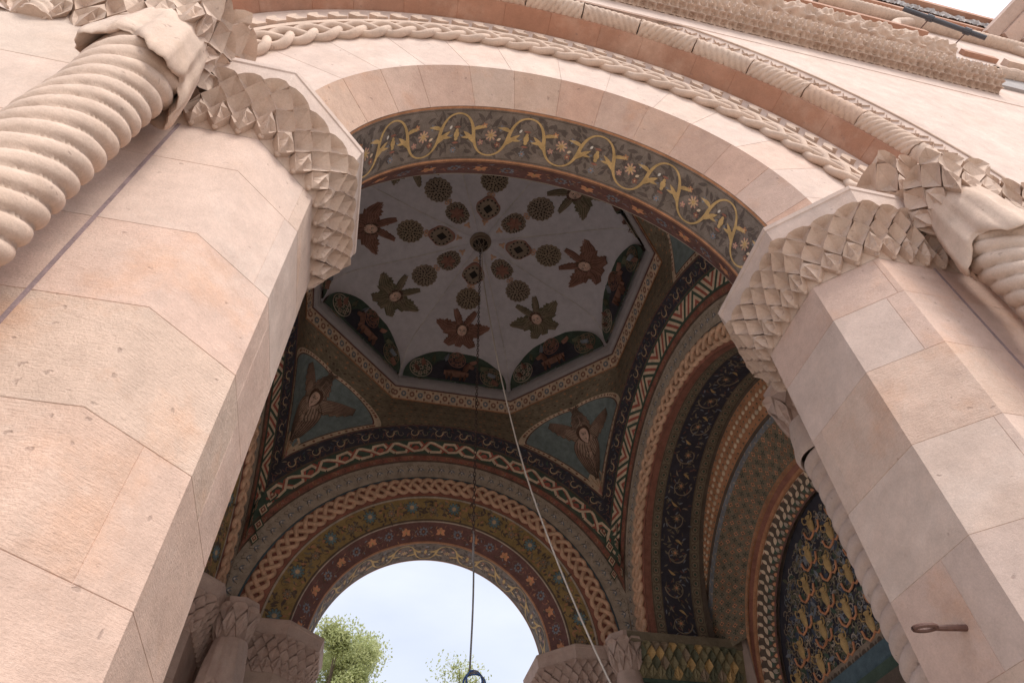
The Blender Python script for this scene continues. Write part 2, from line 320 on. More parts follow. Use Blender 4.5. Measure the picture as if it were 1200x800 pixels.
def gold_band(m,F):
    F.base(m,'mustard',nt=2); w=F.w; rnd=random.Random(9)
    stroke(m,F,[(F.L*i/160,.012) for i in range(161)],.02,'umber',.003); stroke(m,F,[(F.L*i/160,w-.014) for i in range(161)],.024,'greyish',.003)
    for i in range(int(F.L/.0125)):
        s=F.L*i/int(F.L/.0125); t=rnd.uniform(.05,w-.05); leaf(m,F,s,t,rnd.uniform(.045,.085),.03,rnd.uniform(0,6.28),rnd.choice(['umber','umber','olive','rust']),.0026+rnd.random()*.0006,bend=rnd.uniform(-.5,.5))
    for i in range(int(F.L/.09)): s=F.L*i/int(F.L/.09); spiral(m,F,s,w*.5+.07*(-1)**i,.06,i*2.1,4.5,'umber',.008,.0034)
    n=20
    for i in range(n):
        s=F.L*(i+.5)/n; t=w*.5+(-.02 if i%2 else .02)
        if i%2==0: flower(m,F,s,t,.098,10,'umber','umber',.0042,inner=.6); flower(m,F,s,t,.085,10,'teal','gold',.0052,inner=.55,cr=.34); flower(m,F,s,t,.05,8,'steel','gold_pale',.0062,inner=.5,cr=.5)
        else: flower(m,F,s,t,.065,7,'umber','umber',.0042); flower(m,F,s,t,.052,7,'olive_gold','rust',.0052); 
def braid_band(m,F,seg=8):
    F.base(m,'brick',nt=2); w=F.w
    for tt in (w-.012,): stroke(m,F,[(F.L*i/160,tt) for i in range(161)],.024,'lintel_blue',.003)
    braid(m,F,F.L-.10,w*.5,.098,.465,.031,'tan',strands=3,s0=.05,seg=seg)
def palmette_band(m,F,right=False):
    F.base(m,'greyish',nt=2); w=F.w; n=52
    for i in range(n):
        s=F.L*(i+.5)/n; t=w*.5
        for q in (-1,0,1): leaf(m,F,s,t+.02,.070,.022,-PI/2+q*.8,'steel',.0032+.0004*abs(q))
        spiral(m,F,s-.03,t+.05,.03,0,4,'umber',.005,.0045); spiral(m,F,s+.03,t+.05,.03,PI,-4,'umber',.005,.0045)
        stroke(m,F,[(s-.05,t-.06),(s-.02,t+.01),(s-.05,t+.06)],.007,'umber',.0040); disc(m,F,s,t-.005,.012,'white_paint',.0046)
def red_band(m,F):
    F.base(m,'brick',nt=2); w=F.w; n=60
    for i in range(n):
        s=F.L*i/n; 
        if 0<s<F.L: spiral(m,F,s,w*.5,.035,i*1.7,4.5*(-1)**i,'oxblood' if i%2 else 'rust',.012,.0032); leaf(m,F,s+.05,w*.5,.05,.02,(-1)**i*.8,'red',.003); 
        if i%2==0: spiral(m,F,s+.04,w*.45,.022,i,4,'greyish',.005,.0042)
    for tt in (.006,w-.006): stroke(m,F,[(F.L*i/160,tt) for i in range(161)],.012,'umber',.0036)
def chevrons(m,F,amt):
    """folded-ribbon stripes slanting across the strip"""
    F.base(m,'green',nt=3); w=F.w; per=.80; A=.46; th=.048; cols=['cream','red','cream','green']
    ds=.011; n=int(F.L/ds); a0,b0=.016,w-.016
    tri=lambda s:2*abs((s/per)%1-.5)
    for j in range(-12,10):
        c=cols[j%4]
        if c=='green': continue
        c0=j*th*1.25; vs=[];fs=[]
        for i in range(n):
            s0,s1=i*ds,(i+1)*ds; q=[]
            ta,tb=c0+A*tri(s0),c0+A*tri(s1)
            lo0,hi0,lo1,hi1=max(a0,ta),min(b0,ta+th*1.25),max(a0,tb),min(b0,tb+th*1.25)
            if hi0-lo0<.001 or hi1-lo1<.001: continue
            if not (F.ok(s0,hi0) and F.ok(s1,hi1) and F.ok(s0,lo0) and F.ok(s1,lo1)): continue
            o=len(vs); vs+=[F(s0,lo0,.003),F(s0,hi0,.003),F(s1,hi1,.003),F(s1,lo1,.003)]; fs.append((o,o+1,o+2,o+3))
        if vs: m.add(vs,fs,c)
    for tt in (.010,w-.010): stroke(m,F,[(F.L*i/160,tt) for i in range(161)],.022,'green',.0055)
def interlace(m,F):
    F.base(m,'green',nt=3); w=F.w; P=.52; n=int(F.L/P)+1
    for tt in (.008,w-.008): stroke(m,F,[(F.L*i/160,tt) for i in range(161)],.014,'umber',.0058)
    for k in range(n):
        s=k*P; a,b,c=.045,w-.045,w/2
        for mt,dx,h in (('red',.035,.0034),('cream',0,.0042)):
            stroke(m,F,[(s+dx,a),(s+P*.30+dx,a+.005),(s+P*.42+dx,b-.01),(s+P*.70+dx,b),(s+P*.8+dx,c),(s+P*.98+dx,a)],.040,mt,h)
            stroke(m,F,[(s-dx,b),(s+P*.12-dx,b-.01),(s+P*.34-dx,c+.01),(s+P*.55-dx,a+.01),(s+P*.78-dx,a+.03),(s+P*1.0-dx,b)],.034,mt,h+.0012)
        poly(m,F,[(s+P*.45,c-.02),(s+P*.62,c-.045),(s+P*.70,c),(s+P*.6,c+.03)],'red',.0035)
def corner_lozenges(m,k,side,R,d):
    pass
def navy_band(m,F,gold='gold_pale',n=26):
    F.base(m,'navy',nt=3); w=F.w; rnd=random.Random(4)
    for tt,mt in ((.006,'umber'),(w-.009,'oxblood')): stroke(m,F,[(F.L*i/160,tt) for i in range(161)],.016,mt,.004)
    for i in range(int(F.L/.03)):
        s=F.L*i/int(F.L/.03); leaf(m,F,s,rnd.uniform(.03,w-.03),.055,.018,rnd.uniform(0,6.3),rnd.choice(['blue','oxblood','green','oxblood','umber']),.0028,bend=.4)
    for i in range(n):
        s=F.L*(i+.5)/n; sg=1
        spiral(m,F,s,w*.52,.080,.3,-4.8,gold,.017,.0042); spiral(m,F,s+F.L/n*.5,w*.45,.055,2.6,4.6,'olive_gold',.011,.0041); leaf(m,F,s+.05,w*.45,.09,.028,.9*sg,'olive_gold',.0046,bend=-.5); leaf(m,F,s-.03,w*.65,.07,.02,2.2,'olive_gold',.0048,bend=.5)
        stroke(m,F,[(s-.11+.02*j,w*.2+.05*math.sin(j*.8)) for j in range(12)],.006,'brick',.0040)
def spandrel_olive(m,F): pass
# profile common to the four bay walls (R,d) measured from the bay centre
P_GOLD=((1.70,2.621),(2.035,2.53)); P_BRAID=((2.04,2.525),(2.355,2.515)); P_GREY=((2.355,2.505),(2.615,2.49)); P_RED=((2.615,2.475),(2.715,2.455)); P_ZIG=((2.715,2.45),(2.94,2.375)); P_NAVY=((2.94,2.37),(3.14,2.27))
def bay_wall(k,root,detail=True):
    def bd(p,**kw): return Band(k,p[0],p[1],groin=True,**kw)
    if k!=1:
        m=M(); gold_band(m,bd(P_GOLD)); m.build('flower_band',root)
    for nm,p,fn in (('braid_moulding',P_BRAID,braid_band),('palmette_band',P_GREY,palmette_band),('scroll_band',P_RED,red_band),('ribbon_band',P_ZIG,chevrons if k in (1,3) else None),('vine_band',P_NAVY,navy_band)):
        m=M(); F=bd(p)
        if nm=='ribbon_band' and fn is None: interlace(m,F)
        elif fn is chevrons: chevrons(m,F,0)
        else: fn(m,F)
        if nm=='ribbon_band':   # cream, red and green lozenges that close the ribbon at both feet
            for sg in (-1,1):
                for q,(zz,ww) in enumerate(((6.98,.13),(6.74,.12),(6.52,.11),(6.32,.09))):
                    for mt,f,h in (('green',1,.02),('cream',.72,.024),('brick',.5,.028),('cream',.2,.032)):
                        R=2.72; d=2.44-.0*q; x=sg*(d-.15-.0*q); cx,cz=x-sg*(.0),zz; x=sg*(math.sqrt(max(0,2.83**2-(zz-ZS)**2))-.0); x=sg*min(abs(x),2.33)
                        v=[tr(k,x+sg*ww*f*.0+dx*f*ww*.62,2.435-h,zz+dz*f*ww) for dx,dz in ((0,1),(1,0),(0,-1),(-1,0))]
                        m.add(v,[(0,1,2,3)],mt)
        smooth_by_angle(m.build(nm,root),50)
    # thin closing rings between stepped bands
    m=M()
    pr=[P_GOLD,P_BRAID,P_GREY,P_RED,P_ZIG,P_NAVY]
    for a,b in zip(pr[:-1],pr[1:]):
        if k==1 and a is P_GOLD: continue
        F=Band(k,a[1],(b[0][0]+1e-4,b[0][1]),groin=True); F.base(m,'umber',nt=1)
    m.build('fillet',root)
# ------------------------------------------------------------------ ground and setting
m=M(); m.add([(-900,-900,0),(900,-900,0),(900,900,0),(-900,900,0)],[(0,1,2,3)],'ground_stone'); tag(m.build('ground'),None,kind='structure')
# ------------------------------------------------------------------ octagonal piers with leaf capitals
def octa(hx=.65,hy=.545,c=.27,o=0):
    P=[(-hx+c,-hy),(hx-c,-hy),(hx,-hy+c),(hx,hy-c),(hx-c,hy),(-hx+c,hy),(-hx,hy-c),(-hx,-hy+c)]
    return P
class Path:
    """closed or open plan polyline with mitred offsets"""
    def __init__(s,pts,closed=True):
        s.p=[Vector(p) for p in pts]; s.c=closed; n=len(pts); s.segs=n if closed else n-1
        s.len=[(s.p[(i+1)%n]-s.p[i]).length for i in range(s.segs)]; s.L=sum(s.len)
        nr=[Vector(((s.p[(i+1)%n]-s.p[i]).y,-(s.p[(i+1)%n]-s.p[i]).x)).normalized() for i in range(s.segs)]
        s.nr=nr; s.mit=[]
        for i in range(n):
            if closed: a,b=nr[i-1],nr[i]
            else: a,b=nr[max(0,i-1)],nr[min(i,s.segs-1)]
            mm=(a+b); mm=mm/ (1+a.dot(b)); s.mit.append(mm)
    def at(s,l,z,o):
        n=len(s.p)
        if s.c: l=l%s.L
        i=0
        while i<s.segs-1 and l>s.len[i]: l-=s.len[i]; i+=1
        f=max(0,min(1,l/s.len[i])) if s.c else l/s.len[i]
        a=s.p[i]+s.mit[i]*o; b=s.p[(i+1)%n]+s.mit[(i+1)%n]*o; q=a.lerp(b,f); return (q.x,q.y,z)
def leaf_relief(m,P,z0,z1,o0,o1,rows,cw,mat,amp=.045,bend=1.6,balls=True,s0=0,s1=None,mats=None,conv=None,jit=.24,seed=1,wide=1.0):
    """staggered rows of hollow pointed leaves climbing a flaring capital"""
    rnd=random.Random(seed); L=(s1 if s1 is not None else P.L)-s0; n=max(2,round(L/cw)); cw=L/n; cv=conv or (lambda p:p)
    def off(t): return o0+(o1-o0)*max(0,min(1,t))**bend
    bs=[]; K=8
    for j in range(K+1):
        t=j/K; bs.append([cv(P.at(s0+L*i/(n*3),z0+(z1-z0)*t,off(t)-.004)) for i in range(n*3+1)])
    m.grid(bs,mat)
    rh=1.0/rows
    for r in range(0,rows):
        for i in range(n+1):
            c=s0+(i+(.5 if r%2 else 0))*cw
            if not P.c and (c-cw*.55<s0 or c+cw*.55>s0+L): continue
            if r==-1: lo=.22
            t0=(r+.02)*rh*1.0; hh=rh*1.58
            jx=lambda: rnd.uniform(-jit,jit)*cw*.4
            cup=(r>0)
            out=[(0,0,.60),(.28,.24,.80),(.51*wide,.50,1.0),(.30,.76,1.0),(0,1.0,1.12),(-.30,.76,1.0),(-.51*wide,.50,1.0),(-.28,.24,.80)]
            if not cup: out=[(a,b,h*.75) for a,b,h in out]
            if r%2==0 and rnd.random()<.5: out=[(a*.92,b,h*1.08) for a,b,h in out]
            mt=rnd.choice(mats) if mats else mat; sk=rnd.uniform(-.1,.1)
            o_=[];i_=[];b_=[]
            ok=True
            for a,b,h in out:
                t=t0+hh*b
                if t>1.02: t=1.02
                if t<0.0: t=0.0
                x=c+(a+sk*b*b)*cw; z=z0+(z1-z0)*t
                o_.append(cv(P.at(x,z,off(t)+amp*h))); b_.append(cv(P.at(x,z,off(t)-.01)))
                kk_=.86 if cup else .55; x2=c+(a*kk_+sk*b*b)*cw; t2=min(1.0,max(0,t0+hh*(.5+(b-.5)*kk_))); i_.append(cv(P.at(x2,z0+(z1-z0)*t2,off(t2)+(amp*h*.74 if cup else amp*(.42+.5*(a==0))))))
            ct=min(1.0,max(0,t0+hh*.52)); cen=cv(P.at(c+sk*.2*cw,z0+(z1-z0)*ct,off(ct)+amp*(-.05 if cup else .95)))
            k=8; vs=o_+i_+b_+[cen]; fs=[]
            for q in range(k):
                q2=(q+1)%k; fs.append((q,q2,k+q2,k+q)); fs.append((k+q,k+q2,3*k)); fs.append((2*k+q,2*k+q2,q2,q))
            m.add(vs,fs,mt,(1,1,1) if rnd.random()<.6 else (.93,.92,.92))
    if balls:
        for i in range(n):
            c=s0+i*cw
            if not P.c and (c<s0+cw*.3 or c>s0+L-cw*.3): continue
            p=Vector(cv(P.at(c,z0+.012,off(0)+.012))); sphere(m,p,.016,mat)
def sphere(m,p,r,mat,n=8,k=6,sc_=(1,1,1)):
    rows=[[ (p[0]+sc_[0]*r*math.sin(PI*i/k)*math.cos(2*PI*j/n),p[1]+sc_[1]*r*math.sin(PI*i/k)*math.sin(2*PI*j/n),p[2]+sc_[2]*r*math.cos(PI*i/k)) for j in range(n)] for i in range(k+1)]
    m.grid(rows,mat,closed=True)
def block_course(m,P,z0,z1,mats,cuts,g=.0022,off=0.0):
    """one course of ashlar round a plan path, with fine recessed joints"""
    cs=sorted(c%P.L for c in cuts); cs=cs+[cs[0]+P.L]
    corners=[0]; 
    for l in P.len: corners.append(corners[-1]+l)
    for a,b in zip(cs[:-1],cs[1:]):
        mt=random.choice(mats); tn=tint(); ss=[a,a+g,b-g,b]
        for kk in range(3):
            for c in corners[:-1]:
                x=c+kk*P.L-P.L
                if a+2*g<x<b-2*g: ss.append(x)
        ss=sorted(set(ss)); rows=[]
        for j,z in enumerate((z0,z0+g,z1-g,z1)):
            rows.append([P.at(s,z,off-(.0025 if j in (0,3) or i in (0,len(ss)-1) else 0)) for i,s in enumerate(ss)])
        m.grid(rows,mt,tn)
PIER_LABELS={(2,-1):('massive pink octagonal stone pier filling the left side of the near arch','carved_stone'),
 (2,1):('octagonal pink stone pier on the right of the near arch, with an iron hook','carved_stone'),
 (0,-1):('shaded octagonal pier at the lower left of the far arch','dull_stone'),
 (0,1):('shaded octagonal pier at the lower right of the far arch, beside the green cornice','dull_stone'),
 (3,-1):('near pier of the left side arch, hidden behind the big left pier','dull_stone'),
 (3,1):('far pier of the left side arch, just showing behind the big left pier','dull_stone')}
COURSES={(2,-1):[0,.55,1.1,1.63,2.15,2.63,3.09,3.565,4.05,4.48,4.80],(2,1):[0,.5,1.0,1.5,2.0,2.5,2.95,3.42,3.90,4.45,4.80]}
def pier(k,side):
    cx,cd=side*2.12,3.068; base=tr(k,cx,cd,0); lab,cm=PIER_LABELS[(k,side)]
    root=thing('octagonal_pier',base,lab,'pier')
    ang={0:0,1:-PI/2,2:PI,3:PI/2}[k]
    pts=[]
    for (x,y) in octa():
        X,Y,_=tr(k,cx+x,cd+y,0); pts.append((X,Y))
    # keep counter-clockwise so normals point outward
    ar=sum(pts[i][0]*pts[(i+1)%8][1]-pts[(i+1)%8][0]*pts[i][1] for i in range(8))
    if ar<0: pts=pts[::-1]
    P=Path(pts); m=M(); near=(k==2)
    zs=COURSES.get((k,side),[0,.6,1.2,1.8,2.4,2.9,3.4,3.9,4.35,4.80])
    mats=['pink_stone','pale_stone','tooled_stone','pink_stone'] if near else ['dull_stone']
    rnd=random.Random(k*10+side)
    for a,b in zip(zs[:-1],zs[1:]):
        n=rnd.choice([3,4,4]); off=rnd.uniform(0,P.L/n); cuts=[off+P.L*i/n+rnd.uniform(-.1,.1) for i in range(n)]
        block_course(m,P,a,b,mats,cuts)
    m.build('shaft',root)
    m=M(); leaf_relief(m,P,4.80,5.135,0.004,.125,4,.108 if near else .110,cm,amp=.060 if near else .050,bend=1.2,seed=k+side+5)
    m.build('capital',root)
    m=M(); am='pale_stone' if near else 'dull_stone'
    rows=[]
    for z,o in ((5.135,.0),(5.135,.150),(5.142,.165),(5.255,.185),(5.262,.192),(5.292,.196),(5.300,.190),(5.300,.0)):
        l=0; r=[]
        for i in range(8): r.append(P.at(l,z,o)); l+=P.len[i]
        rows.append(r)
    m.grid(rows,am,closed=True); m.add(rows[-1],[tuple(range(8))],am); m.build('abacus',root)
    return root
for ks in PIER_LABELS: pier(*ks)
# ------------------------------------------------------------------ twisted columns
def twisted(loc,r,z0,z1,mat,label,starts=7,pitch=.106,hand=1,capf=None,group='twisted columns',seed=0,curl=True,cdir=(0,-1),hi=False):
    root=thing('twisted_column',(loc[0],loc[1],0),label,'column',group); m=M(); rnd=random.Random(seed)
    n=64 if hi else 40; dz=pitch/ (10 if hi else 8); K=int((z1-z0)/dz); rows=[]
    for i in range(K+1):
        z=z0+dz*i; row=[]
        for j in range(n):
            a=2*PI*j/n; ph=(starts*a*hand/(2*PI)+z/pitch+.06*math.sin(a*2+z*3)); u=2*(ph-math.floor(ph))-1
            rr=r*((.80 if hi else .66)+(.20 if hi else .34)*math.sqrt(max(0,1-abs(u)**2.6))); q_=Vector((loc[0]+r*math.cos(a),loc[1]+r*math.sin(a),z)); rr+=.006*mnoise.noise(q_*5)+.0022*mnoise.noise(q_*28)
            f=1+ .10*max(0,1-(z1-z)/.3)
            row.append((loc[0]+rr*f*math.cos(a),loc[1]+rr*f*math.sin(a),z))
        rows.append(row)
    m.grid(rows,mat,closed=True); m.add(rows[-1],[tuple(range(n))],mat); o=m.build('shaft',root,smooth=True)
    # folded leaf head: a cushion whose lobes hang and curl over the shaft
    m=M(); n=72; K=26; rows=[]; H=.42 if curl else .30; NL=4
    ph0=rnd.uniform(0,6)
    for i in range(K+1):
        f=i/K; row=[]
        for j in range(n):
            a=2*PI*j/n; w=(.5+.5*math.cos(NL*(a-ph0)))**.7 if curl else .4; g=(.045*math.sin(NL*3*(a-ph0)+3*f)+.02*math.sin(NL*7*a+5*f))*(1-.6*f) if curl else 0
            drop=.15*w if curl else 0
            # f 0..0.25 underside rolling outwards, .25..1 outer face rising
            if f<.22: q=f/.22; R=r*(1.0+(.10+.22*w)*math.sin(q*PI/2)); z=z1-drop*1.0*q-.0+.03*(1-q)-.035*math.sin(q*PI)
            elif f<.5: q=(f-.22)/.28; R=r*(1.10+.22*w+.08*math.sin(q*PI)); z=z1-drop+(drop+.10)*q*q*1.0
            else: q=(f-.5)/.5; R=r*(1.10+.22*w*(1-q)-.10*q*q); z=z1+.10+(H-.10)*q
            R*=1+g; R+=.006*mnoise.noise(Vector((R*9*math.cos(a),R*9*math.sin(a),z*9+loc[0]))); row.append((loc[0]+R*math.cos(a),loc[1]+R*math.sin(a),z))
        rows.append(row)
    m.grid(rows,mat,closed=True); m.add(rows[-1],[tuple(range(n))],mat); m.build('head',root,smooth=True)
    if curl and loc[1]<0:
        sg=1 if loc[0]>0 else -1; hx=.125
        P=Path([(loc[0]+a*hx,loc[1]+b*hx) for a,b in ((-1,-1),(1,-1),(1,1),(-1,1))]); m=M()
        leaf_relief(m,P,4.93,5.29,.0,.045,3,.10,mat,amp=.045,bend=.9,balls=False,seed=seed+70,jit=.12)
        m.box((loc[0]-hx,loc[1]-hx,4.92),(loc[0]+hx,loc[1]+hx,5.30),mat); m.build('leaf_block',root)
    return root
twisted((-2.20,-.385),.163,0,4.62,'carved_stone','big twisted stone column at the upper left, in front of the left pier',hand=-1,seed=1,hi=True)
twisted((2.20,-.385),.163,0,4.62,'carved_stone','twisted stone column at the right edge, its folded leaf head under the carved block',hand=1,seed=2,hi=True)
twisted((2.175,1.38),.168,0,4.60,'pale_stone','inner twisted column seen in front of the vase mosaic, beside the right pier',hand=-1,seed=3,pitch=.115,starts=2,curl=False)
twisted((2.20,5.62),.137,0,4.58,'dull_stone','inner twisted column beneath the left end of the green cornice',hand=1,seed=4,pitch=.115,curl=False)
twisted((-2.17,5.60),.172,0,4.45,'dull_stone','short view of a twisted column under a leaf block at the lower left corner',hand=1,seed=5,pitch=.115,curl=True)
# leaf blocks over the inner columns
def leafblock(cx,cy,label,mat,r=.13,z0=4.88,z1=5.29,ex=.06):
    P=Path([(cx+r*math.cos(a),cy+r*math.sin(a)) for a in [2*PI*i/8+PI/8 for i in range(8)]]); root=M()
    leaf_relief(root,P,z0,z1-.08,0.0,ex,2,.10,mat,amp=.045,bend=.8,balls=False,seed=int(cx*10)+50)
    rows=[]
    for z,o in ((z1-.08,0),(z1-.08,ex+.01),(z1,ex+.02),(z1,0)):
        l=0;row=[]
        for i in range(8): row.append(P.at(l,z,o)); l+=P.len[i]
        rows.append(row)
    root.grid(rows,mat,closed=True); root.add(rows[-1],[tuple(range(8))],mat); root.add([P.at(sum(P.len[:i]),z0,0) for i in range(8)],[tuple(range(8))[::-1]],mat)
    return tag(root.build('capital_block',loc=(0,0,0)),label,'capital','leaf blocks over the inner columns')
leafblock(-2.20,5.62,'leaf-carved corner block between two piers at the lower left','dull_stone',r=.14)
leafblock(2.18,1.42,'leaf-carved block half hidden behind the right pier capital','dull_stone',r=.14)
leafblock(2.20,5.62,'leaf-carved block between the far right pier and the green cornice','dull_stone',r=.14)
# ------------------------------------------------------------------ arches
ARL={2:'near arch of pink voussoirs with a painted scroll soffit and stone braid',0:'far painted arch framing the sky and treetops',3:'left side painted arch, mostly behind the big left pier',1:'deep painted portal arch on the right around the vase mosaic'}
arches={}
for k in (2,0,3):
    root=thing('arch',tr(k,0,3.07,ZS),ARL[k],'arch'); arches[k]=root
    m=M(); rinceau(m,Band(k,(R0,3.302),(R0,2.842)) if k!=9 else None); m.build('soffit',root)
    m=M(); inner_chamfer(m,Band(k,(R0,2.842),(1.70,2.621))); m.build('flower_chamfer',root)
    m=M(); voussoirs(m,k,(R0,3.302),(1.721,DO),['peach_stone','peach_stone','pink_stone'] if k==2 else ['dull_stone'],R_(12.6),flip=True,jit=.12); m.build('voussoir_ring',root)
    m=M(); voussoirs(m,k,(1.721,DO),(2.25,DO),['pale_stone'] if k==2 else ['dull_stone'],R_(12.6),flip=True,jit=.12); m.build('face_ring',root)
    if k!=2:
        pass
    bay_wall(k,root)
# near arch : stone mouldings
root=arches[2]
m=M(); F=Band(2,(2.25,DO),(2.60,DO),flip=True); F.base(m,'carved_stone',nt=2)
braid(m,F,F.L,.115,.086,.68,.034,'carved_stone',strands=3,lift=.012,seg=10,step=.02)
smooth_by_angle(m.build('braid_moulding',root),50)
m=M(); F=Band(2,(2.50,DO),(2.83,DO),flip=True)
# raised fillet and notched edge
def ringbox(m,k,Ra,Rb,d0,d1,mat,n=150,t=(1,1,1)):
    rows=[]
    for (R,d) in ((Ra,d0),(Ra,d1),(Rb,d1),(Rb,d0)):
        rows.append([tr(k,-R*math.cos(PI*i/n),d,ZS+R*math.sin(PI*i/n)) for i in range(n+1)])
    m.grid(rows,mat,t)
ringbox(m,2,2.50,2.545,DO-.01,DO+.045,'carved_stone')
ringbox(m,2,2.545,2.83,DO-.01,DO+.020,'pale_stone')
n=44
for i in range(n):
    a=PI*(i+.5)/n; s=a*F.Rm
    def bl(pts,h0,h1,mt='carved_stone'):
        q=[F(s+x,t,h0) for x,t in pts]+[F(s+x,t,h1) for x,t in pts]; k_=len(pts)
        m.add(q,[tuple(range(k_,2*k_))]+[(j,(j+1)%k_,k_+(j+1)%k_,k_+j) for j in range(k_)],mt)
    bl([(-.065,.055),(.035,.055),(.075,.12),(.03,.155),(-.045,.155),(-.02,.11)],.018,.062)
m.build('notched_moulding',root)
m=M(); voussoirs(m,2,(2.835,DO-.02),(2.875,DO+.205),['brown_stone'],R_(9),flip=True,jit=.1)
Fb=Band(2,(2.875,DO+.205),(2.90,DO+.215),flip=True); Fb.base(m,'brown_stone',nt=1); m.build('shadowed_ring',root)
# rope moulding in lengths with alternating lay
m=M(); Rr,dr,rr=2.975,DO+.235,.098; nseg=17; 
for sgi in range(nseg):
    a0=PI*sgi/nseg+.002; a1=PI*(sgi+1)/nseg-.002; hand=1 if sgi%2 else -1; Ln=(a1-a0)*Rr; K=max(30,int(Ln/.009)); rows=[]; big=0.94 if sgi%2 else 1.0
    for i in range(K+1):
        a=a0+(a1-a0)*i/K; row=[]
        for j in range(30):
            b=2*PI*j/30; ph=(6*b*hand/(2*PI)+ i/K*Ln/.060); u=2*(ph-math.floor(ph))-1; q=rr*big*(.80+.20*math.sqrt(max(0,1-abs(u)**2.2)))
            R=Rr+q*math.cos(b); d=dr+q*math.sin(b); row.append(tr(2,-R*math.cos(a),d,ZS+R*math.sin(a)))
        rows.append(row)
    m.grid(rows,'carved_stone',tint(),closed=True); m.add(rows[0],[tuple(range(30))],'carved_stone'); m.add(rows[-1],[tuple(range(30))[::-1]],'carved_stone')
m.build('rope_moulding',root,smooth=True)
m=M(); Fz=Band(2,(3.05,DO+.27),(3.27,DO+.335),flip=True); Fz.base(m,'pale_stone',nt=2)
for i in range(70):   # worn carved ribbon: sunk channels and low petals
    s=Fz.L*(i+.5)/70
    for (x0,t0,x1,t1,wd) in ((-.06,.05,.0,.12,.018),(.0,.12,.06,.05,.018),(-.06,.15,.0,.08,.012),(.0,.08,.06,.15,.012)):
        q=[Fz(s+x0,t0-wd/2,.0),Fz(s+x1,t1-wd/2,.0),Fz(s+x1,t1+wd/2,0),Fz(s+x0,t0+wd/2,0),Fz(s+x0,t0-.2*wd,.014),Fz(s+x1,t1-.2*wd,.014)]
        m.add(q,[(0,1,5,4),(4,5,2,3),(0,4,3),(1,2,5)],'carved_stone')
for tt in (.012,.205): 
    pts=[Fz(Fz.L*i/150,tt,.004) for i in range(151)]; m.tube(pts,.008,'carved_stone',n=6)
m.build('carved_frieze',root)
# ------------------------------------------------------------------ front facade
def ring_to_rect(m,y,R,x0,x1,z0,z1,mat,n=80,tn=(1,1,1)):
    """flat wall with a round-headed hole (hole radius R about x=0,z=ZS), above z0"""
    a0=math.asin(max(0,(z0-ZS)/R)); inner=[];outer=[]
    for i in range(n+1):
        a=a0+(PI-2*a0)*i/n; inner.append((R*math.cos(a),y,ZS+R*math.sin(a)))
        c,s_=math.cos(a),math.sin(a); 
        tmax=min((x1/c if c>1e-6 else 1e9),(x0/c if c<-1e-6 else 1e9),((z1-ZS)/s_ if s_>1e-6 else 1e9)); outer.append((tmax*c,y,ZS+tmax*s_))
    m.grid([inner,outer],mat,tn)
fac=thing('facade_wall',(0,-.33,0),'upper facade wall of pale pink ashlar above the near arch','wall')
m=M(); ring_to_rect(m,-.335,3.268,-9,9,5.6,8.3,'pale_stone')
# fan corners of the flat piece
m.build('wall_face',fac)
m=M()
def slabs(m,x0,x1,y,z0,z1,course,mats,lmin=.6,lmax=1.3,seed=0,hole=None,g=.003):
    rnd=random.Random(seed); z=z0
    while z<z1-1e-6:
        zz=min(z1,z+course*rnd.uniform(.85,1.15)); 
        if z1-zz<.12: zz=z1
        x=x0-rnd.uniform(0,.4)
        while x<x1:
            xx=x+rnd.uniform(lmin,lmax); a,b=max(x,x0),min(xx,x1)
            if b-a>.01:
                rows=[[(q,y+(.005 if (i in (0,3) or j in (0,3)) else 0),p) for i,q in enumerate((a,a+g,b-g,b))] for j,p in enumerate((z,z+g,zz-g,zz))]
                m.grid(rows,rnd.choice(mats),TINTS[rnd.randrange(len(TINTS))])
            x=xx
        z=zz
slabs(m,-9,9,-.336,8.28,12.0,.42,['pale_stone','pink_stone'],seed=3); m.build('upper_courses',fac)
m=M()
for sg in (-1,1):
    x0,x1=(2.42,9) if sg>0 else (-9,-2.42)
    slabs(m,x0,x1,-.275,0,5.62,.55,['pale_stone','pale_stone','pink_stone'],.9,1.6,seed=6+sg)
m.build('lower_courses',fac)
# body of the wall behind the face, and the rebates beside the piers
m=M()
for sg in (-1,1):
    a,b=(2.43,9) if sg>0 else (-9,-2.43); m.box((a,-.268,0),(b,.9,5.6),'pale_stone')
    a,b=(2.05,2.44) if sg>0 else (-2.44,-2.05); m.box((a,-.02,0),(b,.7,5.28),'pink_stone')
m.build('wall_core',fac)
m=M()
for sg in (-1,1): m.box((sg*2.115-.008,-.093,0),(sg*2.115+.008,-.02,4.80),'mortar')
m.build('mortar_joint',fac)
